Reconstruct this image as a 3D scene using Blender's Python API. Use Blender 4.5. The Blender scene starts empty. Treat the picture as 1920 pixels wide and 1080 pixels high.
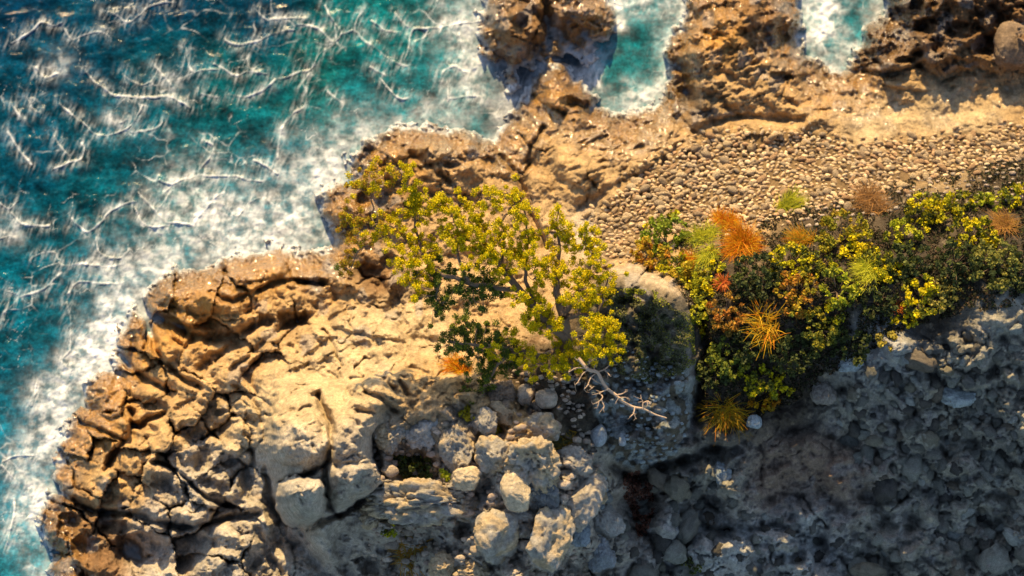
import bpy, math, random
import numpy as np
from mathutils import Vector, Matrix

# ------------------------------------------------------------------ camera, sky, sun, exposure
scene = bpy.context.scene
COL = scene.collection
W, H = 1920.0, 1080.0
TILT = math.radians(18)
DIST = 45.0
Z0 = 2.0
cam_data = bpy.data.cameras.new("camera")
cam = bpy.data.objects.new("camera", cam_data)
COL.objects.link(cam)
cam.location = (0, -DIST * math.sin(TILT), Z0 + DIST * math.cos(TILT))
cam.rotation_euler = (TILT, 0, 0)
cam_data.sensor_width = 36
cam_data.lens = 36 * DIST / 19.2
cam_data.clip_start = 0.5
cam_data.clip_end = 900
cam_data.dof.use_dof = True
cam_data.dof.focus_distance = DIST - 2.4
cam_data.dof.aperture_fstop = 0.36
scene.camera = cam

SUN_EL = math.radians(33)
SUN_AZ = math.radians(-9)          # measured from +Y, negative to the west
world = bpy.data.worlds.new("World")
scene.world = world
world.use_nodes = True
wn = world.node_tree.nodes
wl = world.node_tree.links
sky = wn.new("ShaderNodeTexSky")
sky.sky_type = 'NISHITA'
sky.sun_disc = False
sky.sun_elevation = SUN_EL
sky.sun_rotation = SUN_AZ
wl.new(sky.outputs[0], wn["Background"].inputs[0])
wn["Background"].inputs[1].default_value = 0.125
sun_data = bpy.data.lights.new("sun", 'SUN')
sun_data.energy = 5.0
sun_data.angle = math.radians(0.5)
sun_data.color = (1.0, 0.74, 0.37)
sun = bpy.data.objects.new("sun", sun_data)
COL.objects.link(sun)
sd_ = Vector((math.sin(SUN_AZ) * math.cos(SUN_EL), math.cos(SUN_AZ) * math.cos(SUN_EL), math.sin(SUN_EL)))
sun.rotation_euler = sd_.to_track_quat('Z', 'Y').to_euler()
sun.location = sd_ * 40
scene.view_settings.view_transform = 'Standard'
scene.view_settings.look = 'None'
scene.view_settings.exposure = 0.88
scene.view_settings.gamma = 1

# ------------------------------------------------------------------ helpers
CT, ST = math.cos(TILT), math.sin(TILT)
CX, CY, CZ = cam.location


def at(px, py, z):
    """the point at height z that is seen at photo pixel (px, py)"""
    px = np.asarray(px, float); py = np.asarray(py, float); z = np.asarray(z, float)
    a = (px - W / 2) / 100.0
    b = (H / 2 - py) / 100.0
    dx = a
    dy = b * CT + DIST * ST
    dz = b * ST - DIST * CT
    t = (z - CZ) / dz
    return CX + dx * t, CY + dy * t, z + 0 * t


def pt(px, py, z):
    x, y, zz = at(px, py, z)
    return Vector((float(x), float(y), float(zz)))


def sstep(a, b, x):
    t = np.clip((x - a) / (b - a), 0, 1)
    return t * t * (3 - 2 * t)


_tabs = {}


def _grad(seed):
    if seed not in _tabs:
        r = np.random.RandomState(seed)
        an = r.rand(256, 256) * 2 * np.pi
        _tabs[seed] = (np.cos(an), np.sin(an))
    return _tabs[seed]


def perlin(x, y, seed=0):
    gx, gy = _grad(seed)
    xi = np.floor(x).astype(int); yi = np.floor(y).astype(int)
    xf = x - xi; yf = y - yi
    u = xf ** 3 * (xf * (xf * 6 - 15) + 10); v = yf ** 3 * (yf * (yf * 6 - 15) + 10)
    def g(i, j):
        a = (xi + i) & 255; b = (yi + j) & 255
        return gx[b, a] * (xf - i) + gy[b, a] * (yf - j)
    n0 = g(0, 0) * (1 - u) + g(1, 0) * u
    n1 = g(0, 1) * (1 - u) + g(1, 1) * u
    return (n0 * (1 - v) + n1 * v) * 1.5


def fbm(x, y, scale, octv=4, seed=0, gain=0.5, ridged=False):
    s = 0; a = 1; tot = 0
    for o in range(octv):
        k = 2.03 ** o / scale
        n = perlin(x * k + 17.3 * o, y * k - 9.1 * o, seed + o)
        if ridged:
            n = 1 - 2 * np.abs(n)
        s = s + a * n; tot += a; a *= gain
    return s / tot


def worley(x, y, scale, seed=0, jit=0.9):
    r = np.random.RandomState(seed)
    jx = r.rand(128, 128) * jit; jy = r.rand(128, 128) * jit; val = r.rand(128, 128)
    X = x / scale; Y = y / scale
    xi = np.floor(X).astype(int); yi = np.floor(Y).astype(int)
    f1 = np.full(X.shape, 9.0); f2 = np.full(X.shape, 9.0); idv = np.zeros(X.shape)
    for i in (-1, 0, 1):
        for j in (-1, 0, 1):
            a = (xi + i) & 127; b = (yi + j) & 127
            d = np.hypot(xi + i + jx[b, a] - X, yi + j + jy[b, a] - Y)
            closer = d < f1
            f2 = np.where(closer, f1, np.minimum(f2, d))
            idv = np.where(closer, val[b, a], idv)
            f1 = np.where(closer, d, f1)
    return f1, f2, idv


def seg_dist(X, Y, pts, closed=False):
    best = np.full(X.shape, 1e9)
    n = len(pts)
    for i in range(n if closed else n - 1):
        x0, y0 = pts[i][:2]; x1, y1 = pts[(i + 1) % n][:2]
        dx, dy = x1 - x0, y1 - y0
        L = dx * dx + dy * dy + 1e-9
        t = np.clip(((X - x0) * dx + (Y - y0) * dy) / L, 0, 1)
        best = np.minimum(best, (X - x0 - t * dx) ** 2 + (Y - y0 - t * dy) ** 2)
    return np.sqrt(best)


def inside(X, Y, pts):
    c = np.zeros(X.shape, bool)
    n = len(pts)
    for i in range(n):
        x0, y0 = pts[i]; x1, y1 = pts[(i + 1) % n]
        if y0 == y1:
            continue
        k = ((y0 > Y) != (y1 > Y)) & (X < (x1 - x0) * (Y - y0) / (y1 - y0) + x0)
        c ^= k
    return c


def sdf(X, Y, pts):
    d = seg_dist(X, Y, pts, True)
    return np.where(inside(X, Y, pts), d, -d)


def smooth_line(pts, n=6):
    pts = [np.array(p, float) for p in pts]
    if len(pts) < 3:
        out = []
        for i in range(len(pts) - 1):
            for k in range(n):
                out.append(pts[i] + (pts[i + 1] - pts[i]) * k / n)
        return out + [pts[-1]]
    P = [2 * pts[0] - pts[1]] + pts + [2 * pts[-1] - pts[-2]]
    out = []
    for i in range(1, len(P) - 2):
        for k in range(n):
            t = k / n
            out.append(0.5 * ((2 * P[i]) + (-P[i - 1] + P[i + 1]) * t + (2 * P[i - 1] - 5 * P[i] + 4 * P[i + 1] - P[i + 2]) * t * t
                              + (-P[i - 1] + 3 * P[i] - 3 * P[i + 1] + P[i + 2]) * t ** 3))
    return out + [pts[-1]]


def mesh_np(name, verts, faces, mats, cols=None, extra=None, smooth=True):
    """verts (n,3), faces (m,3|4) arrays; cols (n,3) point colours; extra {name: (n,)}"""
    me = bpy.data.meshes.new(name)
    verts = np.asarray(verts, np.float32); faces = np.asarray(faces, np.int32)
    k = faces.shape[1]
    me.vertices.add(len(verts)); me.vertices.foreach_set("co", verts.ravel())
    me.loops.add(faces.size); me.loops.foreach_set("vertex_index", faces.ravel())
    me.polygons.add(len(faces))
    me.polygons.foreach_set("loop_start", np.arange(len(faces), dtype=np.int32) * k)
    me.update(calc_edges=True)
    me.polygons.foreach_set("use_smooth", np.full(len(faces), smooth))
    if cols is not None:
        a = me.color_attributes.new("Col", 'FLOAT_COLOR', 'POINT')
        c4 = np.ones((len(verts), 4), np.float32); c4[:, :3] = cols
        a.data.foreach_set("color", c4.ravel())
    for nm, v in (extra or {}).items():
        a = me.attributes.new(nm, 'FLOAT', 'POINT')
        a.data.foreach_set("value", np.asarray(v, np.float32).ravel())
    me.materials.append(mats)
    return me


def link(name, me, parent=None, loc=None):
    o = bpy.data.objects.new(name, me)
    COL.objects.link(o)
    if loc is not None:
        o.location = loc
    if parent is not None:
        o.parent = parent
    return o


def tag(o, label=None, cat=None, group=None, kind=None):
    if label: o['label'] = label
    if cat: o['category'] = cat
    if group: o['group'] = group
    if kind: o['kind'] = kind
    return o


def empty(name, loc):
    o = bpy.data.objects.new(name, None)
    COL.objects.link(o)
    o.location = loc
    return o


# ------------------------------------------------------------------ materials
def new_mat(name):
    m = bpy.data.materials.new(name)
    m.use_nodes = True
    nt = m.node_tree
    return m, nt, nt.nodes, nt.links, nt.nodes["Principled BSDF"]


def math_node(nt, op, a, b=None, c=None, clamp=False):
    n = nt.nodes.new("ShaderNodeMath"); n.operation = op; n.use_clamp = clamp
    for i, v in enumerate((a, b, c)):
        if v is None: continue
        if isinstance(v, (int, float)): n.inputs[i].default_value = v
        else: nt.links.new(v, n.inputs[i])
    return n.outputs[0]


def noise_node(nt, vec, scale, detail=4, rough=0.6):
    n = nt.nodes.new("ShaderNodeTexNoise")
    n.inputs["Scale"].default_value = scale
    n.inputs["Detail"].default_value = detail
    n.inputs["Roughness"].default_value = rough
    nt.links.new(vec, n.inputs["Vector"])
    return n.outputs["Fac"]


def mixc(nt, typ, fac, a, b):
    n = nt.nodes.new("ShaderNodeMix"); n.data_type = 'RGBA'; n.blend_type = typ
    for sock, v in ((n.inputs[0], fac), (n.inputs[6], a), (n.inputs[7], b)):
        if isinstance(v, (int, float)): sock.default_value = v
        elif isinstance(v, tuple): sock.default_value = v
        else: nt.links.new(v, sock)
    return n.outputs[2]


def rock_material(name, base=None, bump=0.05, grain=1.0):
    m, nt, N, L, bs = new_mat(name)
    tc = N.new("ShaderNodeTexCoord").outputs["Object"]
    if base is None:
        a = N.new("ShaderNodeAttribute"); a.attribute_name = "Col"; colr = a.outputs["Color"]
    else:
        colr = N.new("ShaderNodeRGB"); colr.outputs[0].default_value = (*base, 1); colr = colr.outputs[0]
    w = N.new("ShaderNodeAttribute"); w.attribute_name = "wet"; wet = w.outputs["Fac"]
    f = N.new("ShaderNodeAttribute"); f.attribute_name = "foam"; foam = f.outputs["Fac"]
    n1 = noise_node(nt, tc, 3.5, 6, .65)
    n2 = noise_node(nt, tc, 17, 5, .7)
    n3 = noise_node(nt, tc, 60, 3, .6)
    v = math_node(nt, 'MULTIPLY_ADD', n1, 1.4 * grain, 1 - .7 * grain)
    v2 = math_node(nt, 'MULTIPLY_ADD', n2, 1.7 * grain, 1 - .85 * grain)
    v3 = math_node(nt, 'MULTIPLY_ADD', n3, .8 * grain, 1 - .4 * grain)
    vv = math_node(nt, 'MULTIPLY', math_node(nt, 'MULTIPLY', v, v2), v3)
    comb = N.new("ShaderNodeCombineColor")
    for i in range(3): L.new(vv, comb.inputs[i])
    c = mixc(nt, 'MULTIPLY', 1.0, colr, comb.outputs[0])
    c = mixc(nt, 'MIX', foam, c, (.78, .79, .78, 1))
    L.new(c, bs.inputs["Base Color"])
    r = math_node(nt, 'MULTIPLY_ADD', wet, -0.66, 0.88)
    r = math_node(nt, 'MULTIPLY_ADD', foam, .5, r, clamp=True)
    L.new(r, bs.inputs["Roughness"])
    L.new(math_node(nt, 'MULTIPLY_ADD', wet, 0.55, 0.12), bs.inputs["Specular IOR Level"])
    b1 = N.new("ShaderNodeBump"); b1.inputs["Strength"].default_value = 0.9
    L.new(math_node(nt, 'MULTIPLY_ADD', wet, bump * 1.6, bump), b1.inputs["Distance"])
    L.new(n2, b1.inputs["Height"])
    b2 = N.new("ShaderNodeBump"); b2.inputs["Strength"].default_value = 0.8; b2.inputs["Distance"].default_value = bump * .6
    L.new(n3, b2.inputs["Height"]); L.new(b1.outputs[0], b2.inputs["Normal"])
    L.new(b2.outputs[0], bs.inputs["Normal"])
    n4 = noise_node(nt, tc, 8, 2, .5)
    b3 = N.new("ShaderNodeBump"); b3.inputs["Strength"].default_value = 1; b3.inputs["Distance"].default_value = .08
    L.new(n4, b3.inputs["Height"]); L.new(b3.outputs[0], bs.inputs["Coat Normal"])
    L.new(math_node(nt, 'MULTIPLY_ADD', wet, 1.6, -.35, clamp=True), bs.inputs["Coat Weight"])
    bs.inputs["Coat Roughness"].default_value = .10
    return m


def water_material():
    m, nt, N, L, bs = new_mat("sea_water")
    tc = N.new("ShaderNodeTexCoord").outputs["Object"]
    a = N.new("ShaderNodeAttribute"); a.attribute_name = "Col"
    f = N.new("ShaderNodeAttribute"); f.attribute_name = "foam"; foam = f.outputs["Fac"]
    n1 = noise_node(nt, tc, 4.0, 6, .7)
    n2 = noise_node(nt, tc, 14, 4, .65)
    v = math_node(nt, 'MULTIPLY', math_node(nt, 'MULTIPLY_ADD', n1, 4.6, -1.25), math_node(nt, 'MULTIPLY_ADD', n2, 2.4, -.2))
    comb = N.new("ShaderNodeCombineColor")
    for i in range(3): L.new(v, comb.inputs[i])
    c = mixc(nt, 'MULTIPLY', .8, a.outputs["Color"], comb.outputs[0])
    ff = math_node(nt, 'MULTIPLY', foam, math_node(nt, 'MULTIPLY_ADD', n2, .3, .82), clamp=True)
    c = mixc(nt, 'MIX', ff, c, (.80, .81, .80, 1))
    L.new(c, bs.inputs["Base Color"])
    L.new(math_node(nt, 'MULTIPLY_ADD', ff, .6, .1, clamp=True), bs.inputs["Roughness"])
    bs.inputs["IOR"].default_value = 1.33; bs.inputs["Specular IOR Level"].default_value = .16
    b1 = N.new("ShaderNodeBump"); b1.inputs["Strength"].default_value = .5; b1.inputs["Distance"].default_value = .025
    L.new(n1, b1.inputs["Height"])
    b2 = N.new("ShaderNodeBump"); b2.inputs["Strength"].default_value = .4; b2.inputs["Distance"].default_value = .012
    L.new(n2, b2.inputs["Height"]); L.new(b1.outputs[0], b2.inputs["Normal"])
    L.new(b2.outputs[0], bs.inputs["Normal"])
    return m


def leaf_material(name, trans=0.3):
    m, nt, N, L, bs = new_mat(name)
    a = N.new("ShaderNodeAttribute"); a.attribute_name = "Col"
    L.new(a.outputs["Color"], bs.inputs["Base Color"])
    bs.inputs["Roughness"].default_value = .55
    bs.inputs["Specular IOR Level"].default_value = .08
    t = N.new("ShaderNodeBsdfTranslucent"); L.new(a.outputs["Color"], t.inputs[0])
    mx = N.new("ShaderNodeMixShader"); mx.inputs[0].default_value = trans
    L.new(bs.outputs[0], mx.inputs[1]); L.new(t.outputs[0], mx.inputs[2])
    L.new(mx.outputs[0], N["Material Output"].inputs[0])
    return m


def bark_material(name, c1, c2):
    m, nt, N, L, bs = new_mat(name)
    tc = N.new("ShaderNodeTexCoord").outputs["Object"]
    n = noise_node(nt, tc, 22, 5, .7)
    c = mixc(nt, 'MIX', n, (*c1, 1), (*c2, 1))
    L.new(c, bs.inputs["Base Color"]); bs.inputs["Roughness"].default_value = .85
    b = N.new("ShaderNodeBump"); b.inputs["Distance"].default_value = .02
    L.new(n, b.inputs["Height"]); L.new(b.outputs[0], bs.inputs["Normal"])
    return m


M_ROCK = rock_material("weathered_rock")
M_WATER = water_material()
M_LEAF = leaf_material("small_leaves", .22)
M_BARK = bark_material("brown_bark", (.10, .06, .035), (.26, .17, .10))
M_DEAD = bark_material("bleached_wood", (.34, .23, .15), (.56, .41, .28))

# ------------------------------------------------------------------ terrain grid in photo pixels
def axis(lo, hi, n_out):
    core = np.arange(lo, hi + .1, 2.0)
    step = 2 * 1.09 ** np.arange(1, n_out + 1)
    return np.concatenate([lo - np.cumsum(step)[::-1], core, hi + np.cumsum(step)])


ux = axis(-24, 1944, 40)
vy = axis(-24, 1104, 38)
U, V = np.meshgrid(ux, vy)
WU = U + 9 * fbm(U, V, 70, 3, 11) + 3 * fbm(U, V, 17, 2, 31)
WV = V + 9 * fbm(U, V, 70, 3, 21) + 3 * fbm(U, V, 17, 2, 41)

COAST = [(40, 3000), (62, 1300), (75, 1100), (88, 1040), (74, 980), (76, 920), (88, 868), (112, 805), (142, 755), (168, 712), (196, 688), (208, 640),
         (226, 597), (256, 567), (300, 522), (340, 502), (400, 494), (440, 470), (520, 457), (590, 468), (616, 440), (594, 395),
         (606, 352), (648, 332), (645, 295), (680, 262), (740, 240), (810, 230), (880, 240), (926, 252), (944, 218), (966, 182),
         (990, 138), (1015, 113), (1052, 122), (1092, 146), (1116, 172), (1128, 202), (1160, 210), (1200, 206), (1232, 184),
         (1250, 152), (1247, 100), (1264, 60), (1278, 20), (1286, -60), (1340, -150), (1450, -130), (1500, -50), (1508, 20), (1500, 60),
         (1522, 104), (1556, 132), (1588, 128), (1604, 92), (1626, 52), (1668, 24), (1640, -80), (1760, -300), (3600, -500), (3600, 3000)]
ISLET = [(900, -50), (906, 10), (882, 60), (892, 100), (916, 124), (938, 150), (946, 200), (968, 190), (992, 150), (1012, 128), (1050, 138),
         (1100, 140), (1128, 110), (1152, 40), (1156, -10), (1120, -40), (1000, -60)]
KU = WU + 16 * fbm(U, V, 55, 4, 51, .6); KV = WV + 16 * fbm(U, V, 55, 4, 61, .6)
sdc = np.maximum(sdf(KU, KV, COAST), sdf(KU, KV, ISLET))

# x, y, z, rough, crack, colour
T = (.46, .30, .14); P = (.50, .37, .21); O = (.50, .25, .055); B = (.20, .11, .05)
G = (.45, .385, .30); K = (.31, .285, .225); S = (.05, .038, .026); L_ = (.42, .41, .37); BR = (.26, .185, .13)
D_ = (.06, .045, .03)
CP = [
 (100,1000,.45,.6,1,B),(200,900,.8,.5,1,T),(150,800,.45,.4,1,O),(200,740,.5,.3,1,O),(250,650,.5,.3,1,O),(300,720,.8,.5,1,T),(300,810,1.0,.5,1,T),
 (400,900,1.5,.6,1,G),(450,1050,1.8,.8,1,G),(300,1050,1.1,.5,1,G),(180,1060,.6,.6,1,B),(130,960,.45,.6,1,B),(450,800,1.6,.5,.9,P),(350,560,.65,.4,.8,O),(500,490,.6,.3,.5,O),
 (540,600,1.0,.6,.6,T),(460,690,1.5,.6,.7,T),(620,560,1.0,.6,.4,T),(650,620,1.6,.55,.25,P),(640,680,2.2,.4,.1,P),(700,400,.5,.5,.5,B),(640,400,.4,.6,.5,O),(700,290,.5,.8,.5,O),(850,280,.6,.8,.4,T),
 (640,510,.7,.6,.5,T),(700,520,.75,.6,.5,B),(760,450,.9,.4,.4,T),(820,500,1.1,.5,.4,T),(740,600,1.7,.6,.25,P),(800,640,2.0,.5,.2,P),(870,560,1.9,.3,.2,T),(900,620,2.4,.4,.2,T),
 (950,450,1.1,.3,.3,T),(900,350,.7,.4,.4,T),(1000,260,.8,.3,.3,T),(1050,170,.65,.3,.2,O),(960,60,.55,.7,.4,B),(1100,40,.45,.6,.3,B),(960,170,.12,.8,.3,D_),(1040,110,.15,.9,.3,D_),(1100,118,.12,.8,.3,D_),(1290,170,.6,.8,.3,D_),
 (1150,270,1.0,.15,.2,T),(1100,340,1.2,.2,.3,T),(1050,250,.9,.15,.2,T),(1220,240,1.0,.2,.2,T),(1300,150,1.0,.7,.2,T),(1330,60,.8,.8,.2,O),(1440,40,.7,.7,.2,B),(1400,160,1.0,.6,.2,T),(1500,180,.9,.5,.2,T),
 (1600,160,.85,.2,.2,T),(1640,90,.8,1,.3,B),(1760,70,1.0,1,.3,B),(1850,60,1.3,1,.4,B),(1900,20,1.2,1,.3,B),(1700,150,.9,.4,.1,T),(1850,160,1.0,.3,.1,T),(1750,200,1.0,.05,.05,P),(1650,230,1.05,.05,.05,P),(1850,210,1.15,.2,.1,P),
 (1450,240,1.1,.3,.1,T),(1320,300,1.35,.1,0,T),(1500,300,1.45,.1,0,T),(1700,290,1.4,.1,0,T),(1900,240,1.4,.1,0,T),(1200,380,1.55,.2,0,T),(1130,440,1.6,.3,.1,G),(1300,400,1.8,.1,0,T),
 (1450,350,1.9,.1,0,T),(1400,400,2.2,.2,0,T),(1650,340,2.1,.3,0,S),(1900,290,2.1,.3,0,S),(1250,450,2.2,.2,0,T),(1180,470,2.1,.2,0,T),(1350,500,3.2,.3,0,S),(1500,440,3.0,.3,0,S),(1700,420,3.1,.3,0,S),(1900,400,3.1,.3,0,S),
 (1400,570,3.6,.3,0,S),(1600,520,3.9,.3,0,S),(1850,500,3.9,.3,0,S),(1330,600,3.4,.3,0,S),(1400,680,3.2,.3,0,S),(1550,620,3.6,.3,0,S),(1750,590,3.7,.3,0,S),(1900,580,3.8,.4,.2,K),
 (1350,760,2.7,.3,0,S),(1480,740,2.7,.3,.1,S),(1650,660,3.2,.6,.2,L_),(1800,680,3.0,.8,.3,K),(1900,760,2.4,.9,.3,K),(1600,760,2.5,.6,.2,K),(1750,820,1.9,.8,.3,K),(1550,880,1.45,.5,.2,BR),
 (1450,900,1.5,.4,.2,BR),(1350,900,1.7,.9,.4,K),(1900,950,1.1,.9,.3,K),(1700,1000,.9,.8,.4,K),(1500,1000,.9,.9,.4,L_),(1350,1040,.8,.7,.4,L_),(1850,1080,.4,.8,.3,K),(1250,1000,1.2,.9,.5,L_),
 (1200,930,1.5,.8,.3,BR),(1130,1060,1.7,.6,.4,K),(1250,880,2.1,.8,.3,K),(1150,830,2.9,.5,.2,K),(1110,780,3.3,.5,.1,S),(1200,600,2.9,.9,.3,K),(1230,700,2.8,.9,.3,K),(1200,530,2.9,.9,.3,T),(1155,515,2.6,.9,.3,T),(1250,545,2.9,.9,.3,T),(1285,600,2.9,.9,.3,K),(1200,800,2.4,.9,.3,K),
 (520,740,2.3,.3,.2,P),(600,760,3.05,.45,.05,P),(700,700,3.0,.5,.1,P),(800,700,3.3,.4,.2,T),(500,900,1.6,.4,.3,G),(540,1020,1.2,.6,.2,G),(640,1060,1.4,.6,.1,G),(560,850,3.35,.45,.05,G),(680,850,3.5,.45,.05,G),(620,960,2.6,.45,.05,G),
 (730,960,2.7,.7,.4,G),(780,1060,2.2,.7,.3,K),(780,880,2.9,.4,.2,S),(860,700,3.4,.5,.2,T),(960,700,3.5,.5,.2,S),(1050,690,3.6,.4,.1,S),(1080,760,3.5,.3,.1,S),(950,780,3.45,.8,.3,T),(900,850,3.3,.7,.4,G),(850,920,3.1,.7,.4,K),
 (1000,860,3.4,.8,.3,T),(950,940,3.2,.7,.4,G),(1050,940,3.2,.7,.4,G),(900,1060,2.8,.7,.4,G),(1020,1060,2.7,.7,.4,G),(960,560,1.9,.3,.2,T),(1050,540,2.2,.3,.2,T),(1100,600,3.0,.3,.1,S),
 (100,500,0,.3,0,B),(400,200,0,.3,0,B),(800,100,0,.3,0,B),(-400,1000,0,.3,0,B),(-400,200,0,.3,0,B),(400,-300,0,.3,0,B),(1100,-300,0,.3,0,B),(2400,-200,1.2,.6,.2,B),(2400,300,2.2,.3,0,T),(2400,500,3.8,.3,0,S),
 (2400,1000,1.2,.8,.3,K),(2000,1500,-.6,.6,.3,K),(1200,1500,-.6,.6,.3,K),(600,1500,.1,.6,.3,G),(100,1500,.2,.6,.6,B)]
cpx = np.array([c[0] for c in CP], float); cpy = np.array([c[1] for c in CP], float)


def tps(vals, X, Y):
    n = len(vals); s = 500.0
    x, y = cpx / s, cpy / s
    def k(r2): return .5 * r2 * np.log(r2 + 1e-9)
    A = np.zeros((n + 3, n + 3))
    A[:n, :n] = k((x[:, None] - x) ** 2 + (y[:, None] - y) ** 2) + np.eye(n) * 2e-3
    A[:n, n] = 1; A[:n, n + 1] = x; A[:n, n + 2] = y; A[n:, :n] = A[:n, n:].T
    w = np.linalg.solve(A, np.concatenate([vals, [0, 0, 0]]))
    out = w[n] + w[n + 1] * X / s + w[n + 2] * Y / s
    for i in range(n):
        out = out + w[i] * k((X / s - x[i]) ** 2 + (Y / s - y[i]) ** 2)
    return out


def shepard(vals, X, Y, s=35.0):
    num = np.zeros(X.shape + (vals.shape[1],)); den = np.zeros(X.shape)
    for i in range(len(vals)):
        w = 1 / ((X - cpx[i]) ** 2 + (Y - cpy[i]) ** 2 + s * s) ** 2.2 * 1e10
        num += w[..., None] * vals[i]; den += w
    return num / den[..., None]


def on_coarse(fn, X, Y):
    cx = np.arange(-900, 2901, 12.0); cy = np.arange(-900, 2101, 12.0)
    g = fn(*np.meshgrid(cx, cy))
    if g.ndim == 2: g = g[..., None]
    fx = np.clip((X + 900) / 12, 0, len(cx) - 1.001); fy = np.clip((Y + 900) / 12, 0, len(cy) - 1.001)
    ix = fx.astype(int); iy = fy.astype(int); tx = (fx - ix)[..., None]; ty = (fy - iy)[..., None]
    r = (g[iy, ix] * (1 - tx) + g[iy, ix + 1] * tx) * (1 - ty) + (g[iy + 1, ix] * (1 - tx) + g[iy + 1, ix + 1] * tx) * ty
    return r[..., 0] if r.shape[-1] == 1 else r


zin = on_coarse(lambda X, Y: tps(np.array([c[2] for c in CP]), X, Y), WU, WV)
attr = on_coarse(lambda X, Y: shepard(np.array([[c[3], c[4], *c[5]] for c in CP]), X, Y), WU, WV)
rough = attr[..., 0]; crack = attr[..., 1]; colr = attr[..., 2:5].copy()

Z = zin.copy()

# --- cracked blocks (Voronoi cells with authored seeds on the reef, random ones elsewhere)
SEEDS = [(200,743),(197,792),(157,823),(192,832),(283,757),(277,790),(233,863),(317,805),(360,815),(322,862),(443,815),(407,780),(427,745),(377,855),
 (450,853),(117,883),(167,893),(190,918),(227,920),(283,893),(277,937),(309,907),(347,935),(397,907),(420,930),(467,927),(240,1000),(320,1030),(413,1007),
 (462,1030),(150,1000),(193,1025),(112,950),(100,1010),(207,1060),(400,1065),(500,1040),(478,900),(470,760),(330,700),(255,690),(300,640),(340,668),(395,650),
 (225,650),(270,720),(350,740),(390,710),(360,570),(300,560),(440,590),(280,545),(440,520),(500,500),(560,500),(580,470),(250,610),(480,640),(505,585),(550,560),
 (430,690),(480,720),(140,770),(240,820),(105,830),(360,965),(160,950),(215,970),(90,1060),(130,1090),(330,770),(505,830)]
rs = np.random.RandomState(5)
SEEDS = [p for i_, p in enumerate(SEEDS) if i_ % 5 not in (2, 4) or i_ < 4]
seeds = [(x, y, rs.uniform(-.12, .16), rs.uniform(-.45, .45), rs.uniform(-.10, .75)) for x, y in SEEDS]
for gy in np.arange(-60, 1200, 78.0):
    for gx in np.arange(540, 2000, 84.0):
        x = gx + rs.uniform(-34, 34); y = gy + rs.uniform(-34, 34)
        if x < 600 and y > 440: continue
        seeds.append((x, y, rs.uniform(-.1, .1), rs.uniform(-.25, .25), rs.uniform(-.2, .3)))
SX = np.array(seeds)
f1 = np.full(U.shape, 1e9); f2 = np.full(U.shape, 1e9); cid = np.zeros(U.shape, int)
anx = fbm(U, V, 22, 4, 77, .6) * 9 + fbm(U, V, 130, 2, 79) * 16
any_ = fbm(U, V, 22, 4, 87, .6) * 9 + fbm(U, V, 130, 2, 89) * 16
for i, s in enumerate(seeds):
    if i >= len(SEEDS) and not (-80 < s[0] < 2000): continue
    ax_, ay_ = U + anx - s[0], V + any_ - s[1]
    th_ = math.radians(38 if i % 3 else -30)
    d = np.hypot((ax_ * math.cos(th_) + ay_ * math.sin(th_)) * .82, (-ax_ * math.sin(th_) + ay_ * math.cos(th_)) * 1.25) * (1 - .25 * ((i * 37) % 10 - 5) / 10) + ((i * 53) % 17)
    c = d < f1
    f2 = np.where(c, f1, np.minimum(f2, d)); cid = np.where(c, i, cid); f1 = np.where(c, d, f1)
edge = f2 - f1
cmod = sstep(-.15, .45, fbm(U, V, 60, 3, 97)) ** 1.4
pil = 1 - np.exp(-np.clip(edge, 0, None) / (2.0 + 3.2 * cmod))
lx = (U - SX[cid, 0]) / 100; ly = -(V - SX[cid, 1]) / 100          # ly up-screen
cell = SX[cid, 2] - SX[cid, 3] * lx * .9 - SX[cid, 4] * ly * .7
Z += crack * (.75 * (pil - 1) * (.08 + .92 * cmod) + 1.7 * np.clip(cell, -.5, .5) * .8)

# --- painted shapes
def window(x0, y0, x1, y1, m=40):
    i0, i1 = np.searchsorted(ux, [x0 - m, x1 + m]); j0, j1 = np.searchsorted(vy, [y0 - m, y1 + m])
    return slice(j0, j1), slice(i0, i1)


def groove(pts, w, depth, fade=True):
    pts = smooth_line(pts, 4)
    xs = [p[0] for p in pts]; ys = [p[1] for p in pts]
    s = window(min(xs), min(ys), max(xs), max(ys), 50)
    d = seg_dist(WU[s], WV[s], pts)
    Z[s] -= depth * np.exp(-(d / w) ** 2)


def ridge(pts, w, h):
    groove(pts, w, -h)


def lump(cx, cy, rx, ry, rot, h, p=2.0, flat=.5, mode='add'):
    r = math.radians(rot); c, s_ = math.cos(r), math.sin(r)
    m = max(rx, ry)
    s = window(cx - m, cy - m, cx + m, cy + m, 12)
    X = WU[s] - cx; Y = WV[s] - cy
    q = (np.abs((X * c + Y * s_) / rx) ** p + np.abs((-X * s_ + Y * c) / ry) ** p)
    q = q * (1 + (.9 if h < 0 else .45) * fbm(U[s], V[s], max(14, m * .7), 3, 131 + int(cx)))
    Z[s] += h * np.clip(1 - q, 0, 1) ** flat


def hole(cx, cy, rx, ry, rot, d):
    lump(cx, cy, rx, ry, rot, -d, 2.0, .6)


# dome rock in the lower middle: smooth dome, lit cap and steep shaded face
DOME = [(497, 752), (520, 728), (569, 700), (634, 671), (690, 667), (760, 668), (800, 690), (760, 740), (722, 780), (700, 812), (716, 880), (718, 925),
        (675, 955), (640, 1000), (650, 1100), (600, 1070), (560, 1020), (540, 975), (518, 905), (502, 850), (490, 800)]
sdd = sdf(WU, WV, DOME)
Z += .65 * sstep(-4, 34, sdd) * sstep(670, 850, V) + .18 * sstep(-2, 40, sdd)
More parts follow.
